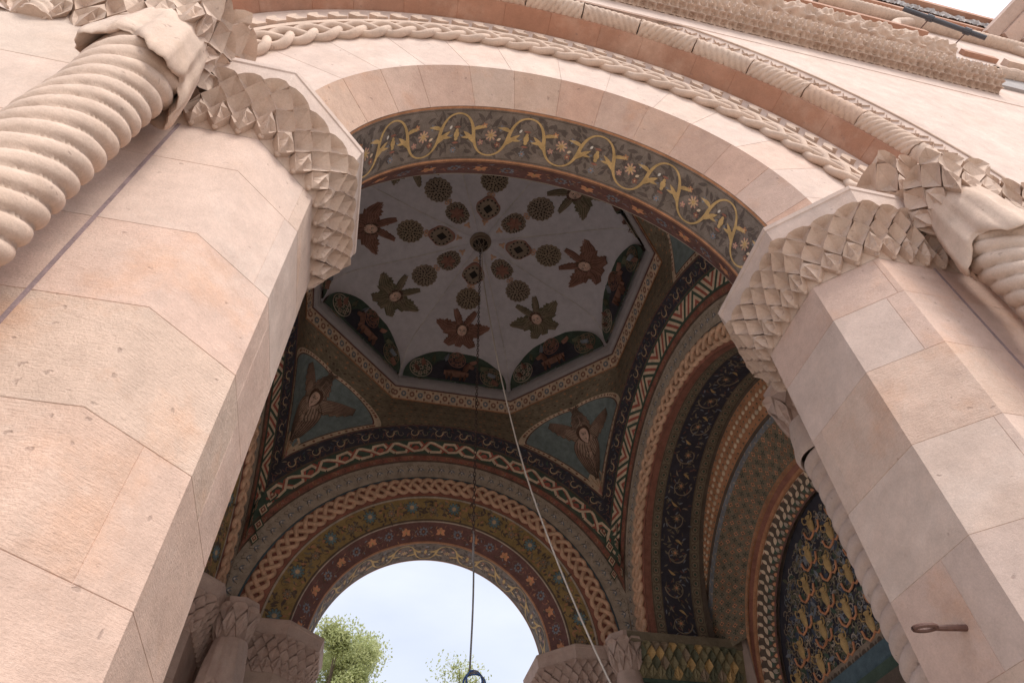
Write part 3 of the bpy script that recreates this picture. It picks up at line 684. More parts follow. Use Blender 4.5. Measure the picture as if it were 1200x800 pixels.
# impost blocks that carry the outer order
for sg,lab in ((-1,'large leaf-carved impost block at the top left corner'),(1,'large leaf-carved impost block at the upper right, above the twisted column')):
    x0=2.15; P=Path([(sg*x0,.0),(sg*x0,-.24),(sg*6.0,-.24)] if sg>0 else [(-6.0,-.24),(-x0,-.24),(-x0,.0)],closed=False)
    P2=Path([(x0,-.0),(x0,-.24),(6.0,-.24)][::1],closed=False)
    m=M(); P=Path([(6.0,-.24),(x0,-.24),(x0,.02)][::-1],closed=False)
    # outward normal of this open path must face -y / towards the opening
    conv=(lambda p:(p[0],p[1],p[2])) if sg>0 else (lambda p:(-p[0],p[1],p[2]))
    if (P.at(1,0,.1)[1]>P.at(1,0,0)[1]): P=Path([(6.0,-.24),(x0,-.24),(x0,.02)],closed=False)
    leaf_relief(m,P,5.28,5.68,.0,.10,3,.155,'carved_stone',amp=.065,bend=1.0,conv=conv,seed=20+sg,balls=(sg<0),s0=0,s1=P.L,jit=.25,wide=.95)
    rows=[]
    for z,o in ((5.28,-.05),(5.28,.002),):
        rows.append([conv(P.at(l,z,o)) for l in (0,P.len[0],P.L)])
    rows=[[conv(P.at(l,z,o)) for l in (0,P.len[0],P.L)] for z,o in ((5.68,.06),(5.68,.13),(5.72,.13),(5.72,-.12))]
    m.grid(rows,'carved_stone'); 
    m.box((x0 if sg>0 else -6.0,-.238,5.283),(6.0 if sg>0 else -x0,.05,5.70),'carved_stone')
    q=[conv(p) for p in [(x0,-.24,5.281),(6.0,-.24,5.281),(6.0,.5,5.281),(x0,.5,5.281)]]; m.add(q,[(0,1,2,3)],'carved_stone')
    q=[conv(p) for p in [(x0-.12,-.36,5.719),(6.0,-.36,5.719),(6.0,.0,5.719),(x0-.12,.0,5.719)]]; m.add(q,[(0,1,2,3)],'carved_stone')
    tag(m.build('impost_block',loc=(0,0,0)),lab,'carved block','impost blocks')
for k in (0,3):
    m=M(); q=M(); ring_to_rect(q,0,2.30,-3.52,3.98 if k==0 else 3.52,5.29,10.5,'dull_stone')
    for p in q.v: m.v.append(tr(k,p[0],DO-.01,p[2]))
    m.f=q.f; m.m=q.m; m.t=q.t; m.mats=q.mats; tag(m.build('sky_block_wall'),'unseen wall added to keep sky light out above the '+('far' if k==0 else 'left side')+' arch','wall')  # enclosure added behind the arch bands so sky light cannot leak in
m=M(); m.box((-3.53,-.2,10.42),(4.2,7.05,10.7),'dull_stone'); tag(m.build('sky_block_slab'),'unseen slab added over the dome to keep sky light out','roof')  # added above the vault as a cover against sky light
# ------------------------------------------------------------------ carved string courses on the facade
def lacy_roll(name,label,z,y,r,x0,x1,mat,seed,cell=.085,deep=.05,kind=0):
    m=M(); nA=36; dx=.012; K=int((x1-x0)/dx); rows=[]; rnd=random.Random(seed)
    for i in range(K+1):
        x=x0+(x1-x0)*i/K; row=[]
        for j in range(nA+1):
            a=PI/2+ (PI)*j/nA+.15   # half roll facing -y
            u=x/cell; v=(a*r)/cell*1.15
            if kind==0: h=abs(math.sin(PI*u+PI*.5*math.floor(v)))*abs(math.sin(PI*v)); h=1-min(1,h*1.9)
            else: h=.5+.5*math.sin(2*PI*u*.55+2.2*math.sin(2*PI*v*.5))*math.cos(2*PI*v*.45+math.sin(u*3))
            h+=.25*math.sin(u*7.3+v*5.1)*math.sin(u*4.1-v*8.3)
            q=r-deep+deep*h; row.append((x,y+q*math.cos(a),z-q*math.sin(a)*-1 if False else z+q*math.sin(a)))
        rows.append(row)
    m.grid(rows,mat); m.add(rows[-1],[tuple(range(nA+1))],mat); m.add(rows[0],[tuple(range(nA+1))[::-1]],mat)
    # pierced openings along the underside
    if False:
        n=int((x1-x0)/cell)
        for i in range(n):
            for lv,aa in ((0,1.28),(1,1.12)):
                a=PI*aa+.0; x=x0+(i+.5+.5*lv)*cell; cx,cz=y+(r-.002)*math.cos(a),z+(r-.002)*math.sin(a); w=cell*.26; hh=.024
                ta=(-math.sin(a),math.cos(a)); v=[]
                for ddx,ddt in ((-1,-1),(1,-1),(1.0,.5),(0,1.2),(-1.0,.5)):
                    v.append((x+ddx*w,cx+ta[0]*ddt*hh+math.cos(a)*.003,cz+ta[1]*ddt*hh+math.sin(a)*.003))
                m.add(v,[(0,1,2,3,4)],'umber')
    o=m.build(name,loc=(0,0,0)); smooth_by_angle(o,60); return tag(o,label,'cornice')
lacy_roll('carved_cornice','lower pierced roll moulding running across the pink facade',8.78,-.36,.20,-4,4.95,'carved_stone',1)
lacy_roll('carved_cornice','upper leafy roll moulding on the facade, just under the thin brown ledge',9.72,-.36,.21,-4,4.95,'carved_stone',2,cell=.2,deep=.075,kind=1)
m=M(); m.box((-4,-.52,10.22),(4.9,-.33,10.32),'brown_stone'); tag(m.build('stone_ledge'),'thin brown stone ledge above the leafy roll moulding','ledge')
# upper storey : blind arcade with rope mouldings, pipe, crowning cornice
def rope(m,pts,r,mat,pitch=.07,starts=2,hand=1,n=18,tn=(1,1,1)):
    pts=[Vector(p) for p in pts]; rows=[]; l=0; pu=Vector((0,-1,0))
    for i,p in enumerate(pts):
        if i: l+=(p-pts[i-1]).length
        d=(pts[min(i+1,len(pts)-1)]-pts[max(0,i-1)]).normalized(); a=(pu-d*pu.dot(d)).normalized(); b=d.cross(a); row=[]
        for j in range(n):
            t=2*PI*j/n; ph=starts*hand*t/(2*PI)+l/pitch; u=2*(ph-math.floor(ph))-1; q=r*(.8+.2*math.sqrt(max(0,1-u*u))); row.append(p+a*q*math.cos(t)+b*q*math.sin(t))
        rows.append(row)
    m.grid(rows,mat,tn,closed=True)
ups=thing('upper_arcade',(0,-.35,10.4),'upper storey blind arches with rope mouldings at the top right','arcade')
m=M(); rope(m,[(x*.02,-.40,11.62) for x in range(200,480)],.10,'carved_stone'); m.build('rope_moulding',ups,smooth=True)
m=M(); rope(m,[(6.3-.0+1.5*math.cos(a/60*PI),-.39,10.5+1.3*math.sin(a/60*PI)) for a in range(0,61)],.07,'carved_stone'); m.build('arch_rope',ups,smooth=True)
m=M(); m.box((3.6,-.37,10.33),(5.0,-.33,11.0),'carved_stone'); m.build('panel',ups)
m=M(); m.box((5.6,-.40,10.36),(6.1,-.33,10.47),'brown_stone'); m.box((6.2,-.42,10.30),(6.9,-.33,10.42),'carved_stone'); m.build('bracket',ups)
m=M(); m.box((5.02,-.375,8.95),(9,-.33,9.95),'grey_stone'); rope(m,[(5.35+x*.02,-.40,9.38+.10*math.sin(x*.05)) for x in range(0,150)],.085,'carved_stone',pitch=.2); m.build('worn_panel',ups)
m=M()
slabs(m,-9,12,-.345,12.0,13.4,.4,['pale_stone','pink_stone'],seed=9)
m.box((-9,-.34,8.3),(12,.3,13.9),'pale_stone'); m.build('parapet',ups)
m=M()
rows=[]; rnd=random.Random(8)
for i in range(420):
    x=3+i*.022; rows.append([(x,-.35-.10-.04*math.sin(j*1.1)*math.sin(x*23+j)+.02*rnd.random(),12.75+.055*j) for j in range(7)])
m.grid(rows,'grey_stone'); m.box((2,-.52,13.12),(12,-.34,13.35),'brown_stone'); m.box((2,-.42,12.60),(12,-.34,12.72),'brown_stone'); tag(m.build('crowning_cornice'),'weathered dark crowning cornice along the roofline at the top right','cornice')
m=M(); m.tube([(5.12,-.56,11.35),(5.95,-.56,10.62)],.032,'black_metal',n=10)
for f in (.33,.78): 
    p=Vector((5.12,-.56,11.35)).lerp(Vector((5.95,-.56,10.62)),f); m.tube([p,p+Vector((-.1,.2,-.05))],.008,'iron',n=6); m.tube([p-Vector((.03,0,-.03)),p+Vector((.03,0,-.03))],.045,'black_metal',n=10)
tag(m.build('metal_pipe'),'short black metal pipe clamped to the facade at the top right','pipe')
# neighbouring roof pieces at the top right corner
m=M(); m.add([(9.0,1.5,13.8),(16,1.5,13.8),(16,1.5,19),(12.2,1.5,19),(9.0,4,13.8),(16,4,13.8),(16,4,19),(12.2,4,19)],[(0,1,2,3),(0,4,7,3),(4,5,6,7),(3,2,6,7)],'grey_stone'); tag(m.build('roof_gable'),'pale grey stone roof slope behind the crowning cornice','roof')
sec=thing('eaves_moulding',(8.0,-.5,12),'dark stepped eaves moulding of the neighbouring wall in the top right corner','eaves')
m=M()
def beam(m,p,q,w,h,mat):
    p=Vector(p);q=Vector(q);d=(q-p).normalized();a=Vector((1,0,0));a=(a-d*a.dot(d)).normalized();b=d.cross(a)
    v=[c+a*x*w+b*y*h for c in (p,q) for x,y in ((-.5,-.5),(.5,-.5),(.5,.5),(-.5,.5))]; m.add(v,[(0,1,2,3),(4,7,6,5),(0,4,5,1),(1,5,6,2),(2,6,7,3),(3,7,4,0)],mat)
for i,(dx,dz,w_,h_,mt) in enumerate(((0,0,.22,.10,'dull_stone'),(.30,-.02,.28,.16,'pink_stone'),(.62,-.08,.30,.22,'pale_stone'),(1.05,-.05,.55,.3,'grey_stone'))):
    mm=M(); beam(mm,(7.35+dx,-.36,12.45+dz),(8.55+dx,-1.9,13.4+dz),w_,h_,mt); mm.build('moulding_strip',sec)
# ------------------------------------------------------------------ portal on the right
pr=thing('portal',(2.62,YC,0),'deep painted portal on the right holding the vase mosaic','portal'); bay_wall(1,pr)
ppink=M(); Band(1,(2.10,2.53),(2.04,2.53)).base(ppink,'brick',nt=1)
Band(1,(2.035,2.53),(2.045,2.62)).base(ppink,'brick',nt=1); 
ppink.build('edge_strip',pr)
def medal_band(m,F,n):   # olive strip with linked circles
    F.base(m,'olive',nt=1); w=F.w
    for tt in (.008,w-.008): stroke(m,F,[(F.L*i/150,tt) for i in range(151)],.010,'umber',.003)
    for i in range(n):
        s=F.L*(i+.5)/n; disc(m,F,s,w/2,w*.30,'umber',.003,12); disc(m,F,s,w/2,w*.24,'olive_gold',.004,12); disc(m,F,s,w/2,w*.13,'green',.005,8)
        for q in (-1,1): leaf(m,F,s+F.L/n/2,w/2,.05,.02,q*PI/2,'olive_gold',.003)
m=M(); medal_band(m,Band(1,(2.045,2.62),(2.055,2.76)),58); m.build('circle_band',pr)
m=M(); F=Band(1,(2.057,2.76),(2.065,3.16)); F.base(m,'navy',nt=2); w_=F.w; rnd=random.Random(2)
for i in range(int(F.L/.012)):
    leaf(m,F,F.L*i/int(F.L/.012),rnd.uniform(.03,w_-.03),.06,.02,rnd.uniform(0,6.3),rnd.choice(['umber','steel','oxblood','olive','olive']),.0026+.0004*rnd.random(),bend=rnd.uniform(-.5,.5))
n_=15
for i in range(n_):
    s=F.L*(i+.5)/n_; sg=(-1)**i; 
    spiral(m,F,s,w_*.5,.155,PI/2*sg,5.2*sg,'olive_gold',.018,.0042,n=22); flower(m,F,s,w_*.5,.06,7,'umber','rust',.0046); flower(m,F,s,w_*.5,.042,7,'olive_gold','orange',.0056,cr=.4)
    leaf(m,F,s+.16,w_*.5,.1,.035,PI/2*sg,'gold',.0045,bend=.6); leaf(m,F,s+.13,w_*.5-.06*sg,.08,.025,-PI/3*sg,'olive_gold',.0045,bend=.6)
m.build('vine_soffit',pr)
m=M(); medal_band(m,Band(1,(2.067,3.16),(2.07,3.31)),58); m.build('circle_band',pr)
class Loft:
    """surface between two arcs c=(X,zc,R) (zc relative to ZS) starting at height zb"""
    def __init__(b,c0,c1,zb=-.87,zb1=None,flipn=False):
        b.c=(c0,c1); b.zb=(zb,zb if zb1 is None else zb1); b.L=PI*(c0[2]+c1[2])/2; 
        p,q=Vector(b.pt(.5,0)),Vector(b.pt(.5,1)); b.w=(q-p).length; b.fl=flipn
    def pt(b,u,v):
        r=[]
        for (X,zc,R),zb in zip(b.c,b.zb):
            a0=math.asin(max(-1,min(1,(zb-zc)/R))); a=a0+(PI-2*a0)*u; r.append(Vector(tr(1,-R*math.cos(a),X,ZS+zc+R*math.sin(a))))
        return r[0].lerp(r[1],v)
    def __call__(b,s,t,h=0):
        u=s/b.L; v=t/b.w; p=b.pt(u,v)
        if h:
            e=.004; du=b.pt(u+e,v)-p; dv=b.pt(u,v+.01)-p; n=du.cross(dv)
            if n.length>1e-12:
                n.normalize()
                c=Vector((0,YC,ZS-.5))
                if n.dot(c-p)<0: n=-n
                p=p+n*h
        return tuple(p)
    def ok(b,s,t): return -.001<=s/b.L<=1.001
    def base(b,m,mat,nu=90,nv=3): m.grid([[b(b.L*i/nu,b.w*j/nv) for i in range(nu+1)] for j in range(nv+1)],mat)
cD0=(3.31,.0,2.07); cD1=(3.32,.08,1.95); cB1=(3.36,-.90,2.47); cG0=(3.37,-.90,2.42); cG1=(3.385,-.88,2.33)
m=M(); Loft(cD0,cD1,zb=0).base(m,'umber'); m.build('dark_ring',pr)
class Loft2(Loft): pass
m=M(); F=Loft(cD1,cB1,zb=.0,zb1=.0); 
# bead band : only where the two arcs open out (upper part)
F.base(m,'ochre_stone' if False else 'rust',nu=90)
for i in range(70):
    u=(i+.5)/70; s=F.L*u; p0=Vector(F.pt(u,0)); p1=Vector(F.pt(u,1)); W_=(p1-p0).length
    side=abs(math.sin(PI*u))
    if side<.35: continue
    for v_,rr_ in ((.30,.032),(.68,.036)):
        c=Vector(F(F.L*(u+(.007 if v_>.5 else 0)),F.w*v_,.004)); sphere(m,c,rr_*min(1,side+.1),'cream',n=10,k=6,sc_=(.5,1,1))
    for v_ in (.08,.5,.92): sphere(m,Vector(F(F.L*(u+.003),F.w*v_,.002)),.014,'olive_gold',n=6,k=4)
smooth_by_angle(m.build('bead_band',pr),60)
m=M(); Loft(cB1,cG0,zb=0).base(m,'umber'); F=Loft(cG0,cG1,zb=0,zb1=-.1); F.base(m,'steel')
for i in range(70): leaf(m,F,F.L*(i+.5)/70,F.w*.5,.06,.02,.7*(-1)**i,'greyish',.003)
m.build('thin_ring',pr)
cS1=(3.55,-.76,1.78)
m=M(); F=Loft(cG1,cS1,zb=-.1,zb1=-.1); F.base(m,'olive',nv=4)
ns,ntt=64,5
for i in range(ns):
    for j in range(ntt):
        s=F.L*(i+.5*(j%2)+.25)/ns; t=F.w*(j+.5)/ntt; col='orange' if (i+j//2)%3==0 else ('rust' if (i+j)%2 else 'green')
        flower(m,F,s,t,.050,4,'olive_gold','olive_gold',.0030,inner=.35); flower(m,F,s,t,.043,4,'umber','umber',.0036,inner=.33); flower(m,F,s,t,.035,4,col,'umber',.0042,inner=.35,cr=.25)
        a,b=F.L/ns/2,F.w/ntt/2
        stroke(m,F,[(s,t-b*2),(s+a,t-b),(s,t),(s-a,t+b),(s,t+b*2)],.006,'olive_gold',.0048)
        stroke(m,F,[(s,t-b*2),(s-a,t-b),(s,t),(s+a,t+b),(s,t+b*2)],.006,'olive_gold',.0049)
m.build('star_band',pr)
cW=(3.62,-.86,1.86); 
m=M(); Loft(cS1,(3.60,-.80,1.80),zb=-.1,zb1=-.87).base(m,'rust'); 
cH0=(3.66,-.86,1.80)
Loft((3.60,-.80,1.80),cH0,zb=-.87).base(m,'brick')
# rounded rust rim
pts=[Loft(cH0,cH0,zb=-.87).pt(i/90,0) for i in range(91)]; m.tube(pts,.028,'rust',n=8); m.build('rust_rim',pr)
cH1=(3.80,-.855,1.585)
m=M(); F=Loft(cH0,cH1,zb=-.87); F.base(m,'umber',nv=3); w_=F.w; nh=46
for i in range(nh):
    s=F.L*(i+.5)/nh; d=F.L/nh
    stroke(m,F,[(s-d/2,w_*.07),(s,w_*.13),(s+d/2,w_*.07)],.010,'cream',.004); poly(m,F,[(s-d*.3,w_*.14),(s+d*.3,w_*.14),(s,w_*.24)],'brick',.004)
    leaf(m,F,s,w_*.42,.095,.045,PI*.80,'cream',.005,bend=.2); leaf(m,F,s,w_*.42,.085,.045,PI*1.2-PI*.0,'cream',.0055,bend=-.2) if False else leaf(m,F,s-.005,w_*.40,.075,.042,-PI*.30,'cream',.0052,bend=-.2)
    leaf(m,F,s+d*.5,w_*.50,.07,.05,PI/2,'green',.0048); leaf(m,F,s,w_*.60,.075,.05,PI/2+.4,'greyish',.0058); leaf(m,F,s+d*.3,w_*.78,.06,.05,PI/2,'orange',.0062); leaf(m,F,s-d*.2,w_*.8,.07,.045,PI/2-.5,'leaf_green',.0066)
for tt,mt in ((.006,'tan'),(w_-.008,'oxblood')): stroke(m,F,[(F.L*i/120,tt) for i in range(121)],.018,mt,.007)
m.build('heart_leaf_band',pr)
# tympanum mosaic of gilded vases
ty=M(); XT=3.86
def T(a,b,h=0): return (XT-h,YC-a,ZS-.87+b)    # a across (towards the rear is negative a), b up
rows=[[tr(1,-1.62*math.cos(PI*i/60)*r_,XT,ZS-.87+1.62*math.sin(PI*i/60)*r_) for i in range(61)] for r_ in (1,.66,.33,.01)]; ty.grid(rows,'navy')
def inT(a,b,mg=.06): return b>.03 and math.hypot(a,b)<1.58-mg
rnd=random.Random(12)
for i in range(2400):
    a,b=rnd.uniform(-1.55,1.55),rnd.uniform(.04,1.55)
    if inT(a,b,.1): 
        spiral(ty,T,a,b,.045,rnd.uniform(0,6.3),rnd.choice([-5,5]),rnd.choice(['olive','olive_gold','steel','olive_gold','greyish','leaf_green']),.015,.006+rnd.random()*.006)
for i in range(500):
    a,b=rnd.uniform(-1.55,1.55),rnd.uniform(.04,1.55)
    if inT(a,b,.09): leaf(ty,T,a,b,.10,.045,rnd.uniform(0,6.3),rnd.choice(['blue','green','steel','leaf_green','navy']),.010+rnd.random()*.006,bend=.4)
vs_=[]
pitchb=.40; pitcha=.46
for r_ in range(0,6):
    for c_ in range(-4,5):
        a=(c_+.5*(r_%2))*pitcha; b=.16+r_*pitchb*.62
        if inT(a,b,.12): vs_.append((a,b))
ty.build('mosaic_field',pr)
for (a,b) in vs_:
    v=M(); prof=[(.007,-.080),(.026,-.066),(.045,-.02),(.050,.018),(.034,.045),(.027,.055),(.043,.078),(.038,.083)]
    rows=[[ (XT-.012-max(0,r*math.sin(PI*j/8))*.6,YC-(a+r*math.cos(PI*j/8)*1.05),ZS-.87+b+z*1.25) for j in range(9)] for r,z in prof]; v.grid(rows,'gold')
    def TV(x,y,h=0): return (XT-.03-h,YC-(a+x),ZS-.87+b+y)
    for sg in (-1,1): v.tube([(XT-.03,YC-(a+sg*x),ZS-.87+b+y) for x,y in ((.045,.03),(.085,.05),(.095,.09),(.075,.125),(.05,.105))],.007,'gold',n=6)
    v.tube([(XT-.03,YC-(a+x),ZS-.87+b+y) for x,y in ((-.14,-.02),(-.13,-.09),(-.08,-.14),(-.02,-.13),(.03,-.10),(.06,-.13),(.12,-.11),(.15,-.04))],.012,'orange',n=6)
    v.build('gilded_vase',pr)
m=M(); m.add([T(-1.75,-.10,.03),T(1.75,-.10,.03),T(1.75,.04,.03),T(-1.75,.04,.03)],[(0,1,2,3)],'ochre_stone')
for i in range(26):
    a=-1.65+i*.13; disc(m,T,a,-.03,.035,'umber',.034,8); leaf(m,T,a+.065,-.06,.06,.025,PI/2,'umber',.034)
m.box((3.72,YC-1.8,4.16),(3.90,YC+1.8,4.33),'lintel_blue'); m.box((3.68,YC-1.8,4.02),(3.90,YC+1.8,4.155),'green'); m.box((3.60,YC-1.8,3.85),(3.90,YC+1.8,4.015),'umber'); m.build('lintel',pr)
m=M(); m.box((3.88,YC-1.7,0),(3.95,YC+1.7,3.86),'dark'); m.build('doorway_leaf',pr)
m=M()   # jambs and backing masonry
for sg in (-1,1):
    ya,yb=(YC+2.02,YC+2.62) if sg>0 else (YC-2.62,YC-2.02)
    m.box((2.50,ya,0),(3.60,yb,5.28),'dull_stone')
    ya,yb=(YC+1.80,YC+2.62) if sg>0 else (YC-2.62,YC-1.80)
    m.box((3.61,ya,0),(3.90,yb,5.28),'dull_stone')
m.box((3.96,-.2,0),(4.3,7.2,10.4),'dull_stone'); m.build('jamb',pr)
# inscription-like band under the cornice
m=M(); yj=YC+2.015
m.add([(2.1,yj,4.30),(3.60,yj,4.30),(3.60,yj,4.76),(2.1,yj,4.76)],[(0,1,2,3)],'oxblood')
FJ=lambda a,b,h=0:(a,yj-h,b)
for r_ in range(3):
    for i in range(44):
        a=2.2+i*.031; b=4.66-r_*.12; rn=random.Random(i*7+r_)
        stroke(m,FJ,[(a,b-.03),(a+rn.uniform(-.006,.006),b+.03)],.007,'umber' if rn.random()<.5 else 'olive',.003)
        if rn.random()<.5: stroke(m,FJ,[(a,b+.02),(a+.018,b+.02)],.006,'olive',.0035)
for b in (4.745,4.32): stroke(m,FJ,[(2.1,b),(3.6,b)],.03,'green',.004)
m.build('painted_panel',pr)
# green leaf cornices on both sides of the portal
for sg,lab in ((1,'green and gold leaf cornice at the foot of the portal arch'),(-1,'matching green leaf cornice on the near side, hidden by the right pier')):
    conv=(lambda p:p) if sg>0 else (lambda p:(p[0],2*YC-p[1],p[2]))
    P=Path([(2.22,YC+2.03),(3.62,YC+2.03)][::1],closed=False)
    if P.at(.5,0,.1)[1]>P.at(.5,0,0)[1]: P=Path([(3.62,YC+2.03),(2.22,YC+2.03)],closed=False)
    m=M(); leaf_relief(m,P,4.80,5.17,.01,.12,4,.105,'moss',amp=.035,bend=1.0,conv=conv,balls=False,mats=['moss','moss','leaf_green','olive_gold','gold'],seed=31+sg)
    a,b=(YC+1.885,YC+2.10) if sg>0 else (YC-2.10,YC-1.885)
    m.box((2.16,a,5.17),(3.63,b,5.285),'olive'); m.box((2.2,a+.10*(1 if sg>0 else 0),4.755),(3.63,b-.10*(0 if sg>0 else 1),4.80),'green')
    tag(m.build('leaf_cornice',loc=(0,0,0)),lab,'cornice','leaf cornices')
# ------------------------------------------------------------------ pendentives and octagon frame
ROCT=2.25; ZT=8.885
def bound(phi):   # bottom: outer edge of the navy bands; top: octagon
    a=((phi+PI/4)%(PI/2))-PI/4; x=2.27*math.tan(a); rB=2.27/math.cos(a); zB=ZS+math.sqrt(max(0,3.14**2-x*x))
    b=((phi+PI/8)%(PI/4))-PI/8; rT=2.283/math.cos(b); return rB,zB,rT
def pend(phi,s):
    rB,zB,rT=bound(phi); c,sn=math.cos(s*PI/2),math.sin(s*PI/2); r=rT+(rB-rT)*c; z=zB+(ZT-zB)*sn; return r,z
class PF:
    def __init__(f,phi0): f.p=phi0
    def P(f,phi,s): r,z=pend(phi,s); return Vector((r*math.cos(phi),YC+r*math.sin(phi),z))
    def __call__(f,a,b,h=0):
        phi=f.p+a/2.75; s=b/1.72; p=f.P(phi,s)
        if h:
            du=f.P(phi+.01,s)-p; dv=f.P(phi,s+.01)-p; n=du.cross(dv)
            if n.length>1e-12:
                n.normalize()
                if n.dot(Vector((0,YC,7))-p)<0: n=-n
                p=p+n*h
        return tuple(p)
class PG:
    """upright chart of a pendentive: a sideways, b up the curved face"""
    def __init__(g,phi0): g.p=phi0; g.f=PF(phi0)
    def phis(g,a,b):
        z=7.473+(ZT-7.473)*math.sin(max(0,min(.999,b/1.75))*PI/2); phi=g.p+a/2.8; sI=0
        for _ in range(14):
            rB,zB,rT=bound(phi); q=max(0,min(1,(z-zB)/(ZT-zB))); sI=math.asin(q)/(PI/2); r,_z=pend(phi,sI); phi=g.p+.5*(phi-g.p)+.5*math.asin(max(-.9,min(.9,a/r)))
        return phi,sI
    def __call__(g,a,b,h=0):
        phi,sI=g.phis(a,b); return g.f((phi-g.p)*2.75,sI*1.72,h)
AC,BC,BT=.874,.665,1.36
def b_lo(a):   # the navy arc seen in the chart
    a=abs(a); phi=a/3.0
    for _ in range(20):
        rB,zB,rT=bound(PI/4-phi); phi=.5*phi+.5*math.asin(min(.9,a/rB))
    zB=bound(PI/4-phi)[1]; return math.asin(max(0,min(1,(zB-7.473)/(ZT-7.473))))/(PI/2)*1.75
LO=[b_lo(AC*i/40) for i in range(41)]
def blo(a): x=min(39.999,abs(a)/AC*40); i=int(x); return LO[i]+(LO[i+1]-LO[i])*(x-i)
def bhi(a): return BC+(BT-BC)*max(0,1-(a/AC)**2)**.62
def wing_edges(f,wd,side):
    up_=wd*(.12+.50*math.sin(PI*min(1,f*.62+.10))**.9*(1-.55*f**3)); tooth=(f*7)%1
    dn_=-wd*(.10+.48*math.sin(PI*min(1,f*.86+.05))**.8)*(1-.34*tooth if f>.22 else 1)
    return (up_,dn_) if side>0 else (-dn_,-up_)
def feather(l,wd,curl,n=28,side=1):
    up_=[];dn=[]
    for i in range(n+1):
        f=i/n; c=curl*f*f*l; a,b=wing_edges(f,wd,side); up_.append((f*l,c+a)); dn.append((f*l,c+b))
    return up_+dn[::-1]
def seraph(m,F,cx,cy,sc1,cols,h=.006):
    base,shade,lite=cols
    wings=[(PI*.70,.56,.30,-.75),(PI*.30,.56,.30,.75),(PI*1.02,.74,.26,-.10),(PI*.13,.70,.26,.10),(-PI*.66,.66,.36,.50),(-PI*.34,.66,.36,-.50)]
    for q,(a,l,wd,cu) in enumerate(wings):
        l*=sc1; wd*=sc1*1.15; ca,sa=math.cos(a),math.sin(a)
        pts=[(cx+x*ca-y*sa,cy+x*sa+y*ca) for x,y in feather(l,wd,cu,side=1 if math.cos(a)>0 else -1)]
        n=len(pts)//2
        for i in range(n-1): 
            A_,B_,C_,D_=pts[i],pts[i+1],pts[-2-i],pts[-1-i]
            rows=[[F(u[0]+(v_[0]-u[0])*g/5,u[1]+(v_[1]-u[1])*g/5,h+.0006*q) for g in range(6)] for u,v_ in ((A_,D_),(B_,C_))]; m.grid(rows,base)
        inner=[(cx+x*ca-y*sa,cy+x*sa+y*ca) for x,y in feather(l*.56,wd*.72,cu*.5,n=14,side=1 if math.cos(a)>0 else -1)]; ni=len(inner)//2
        for i in range(ni-1):
            A_,B_,C_,D_=inner[i],inner[i+1],inner[-2-i],inner[-1-i]
            m.grid([[F(u[0]+(v_[0]-u[0])*g/4,u[1]+(v_[1]-u[1])*g/4,h+.0022+.0006*q) for g in range(5)] for u,v_ in ((A_,D_),(B_,C_))],lite)
        for j in range(8):
            f=-.44+.88*j/7; ln=[]
            for i in range(2,10):
                g=i/9; A_,B_=wing_edges(g,wd,1 if math.cos(a)>0 else -1); x=g*l; y=cu*g*g*l+(A_+B_)/2+f*abs(A_-B_)*.9; ln.append((cx+x*ca-y*sa,cy+x*sa+y*ca))
            stroke(m,F,ln,.012*sc1,shade,h+.0034+.0006*q)
        ol=pts+[pts[0]]; stroke(m,F,ol,.010*sc1,shade,h+.0034+.0006*q)
def face(m,F,cx,cy,s_,skin='skin',h=.02,rot=0,bulge=.02):
    ca,sa=math.cos(rot),math.sin(rot)
    def G(x,y): return (cx+(x*ca-y*sa)*s_,cy+(x*sa+y*ca)*s_)
    poly(m,F,[G(1.22*math.cos(2*PI*i/20),.15+1.35*math.sin(2*PI*i/20)) for i in range(20)],'hair',h)
    # domed face
    n=18; rows=[]
    for j in range(5):
        r=1-j/5; rows.append([F(*G(.86*r*math.cos(2*PI*i/n),1.08*r*math.sin(2*PI*i/n)-(.08*r if math.sin(2*PI*i/n)<0 else 0)),h+.003+bulge*(1-r*r)) for i in range(n)])
    m.grid(rows,skin,closed=True); m.add([F(*G(0,0),h+.003+bulge)]+[F(*G(.172*math.cos(2*PI*i/n),.216*math.sin(2*PI*i/n)),h+.003+bulge*.96) for i in range(n)],[(0,i+1,(i+1)%n+1) for i in range(n)],skin)
    hh=h+.006+bulge
    for sg in (-1,1):
        poly(m,F,[G(sg*.34+.17*math.cos(t),.12+.075*math.sin(t)) for t in [2*PI*i/8 for i in range(8)]],'dark',hh-.2*bulge); 
        stroke(m,F,[G(sg*.14,.30),G(sg*.36,.36),G(sg*.58,.26)],.07*s_,'hair',hh-.2*bulge)
    stroke(m,F,[G(-.02,.2),G(.05,-.18),G(-.08,-.2)],.06*s_,'wing_red',hh); stroke(m,F,[G(-.2,-.48),G(0,-.52),G(.2,-.48)],.07*s_,'red',hh-.2*bulge)
PL={PI/4:('right rear','painted pendentive with a winged angel at the right, between the octagon and far arch'),3*PI/4:('left rear','painted pendentive with a winged angel at the left, partly behind the big pier'),
    -PI/4:('right front','painted pendentive showing only a dark wing tip behind the near arch'),-3*PI/4:('left front','painted pendentive hidden behind the near arch at the left')}
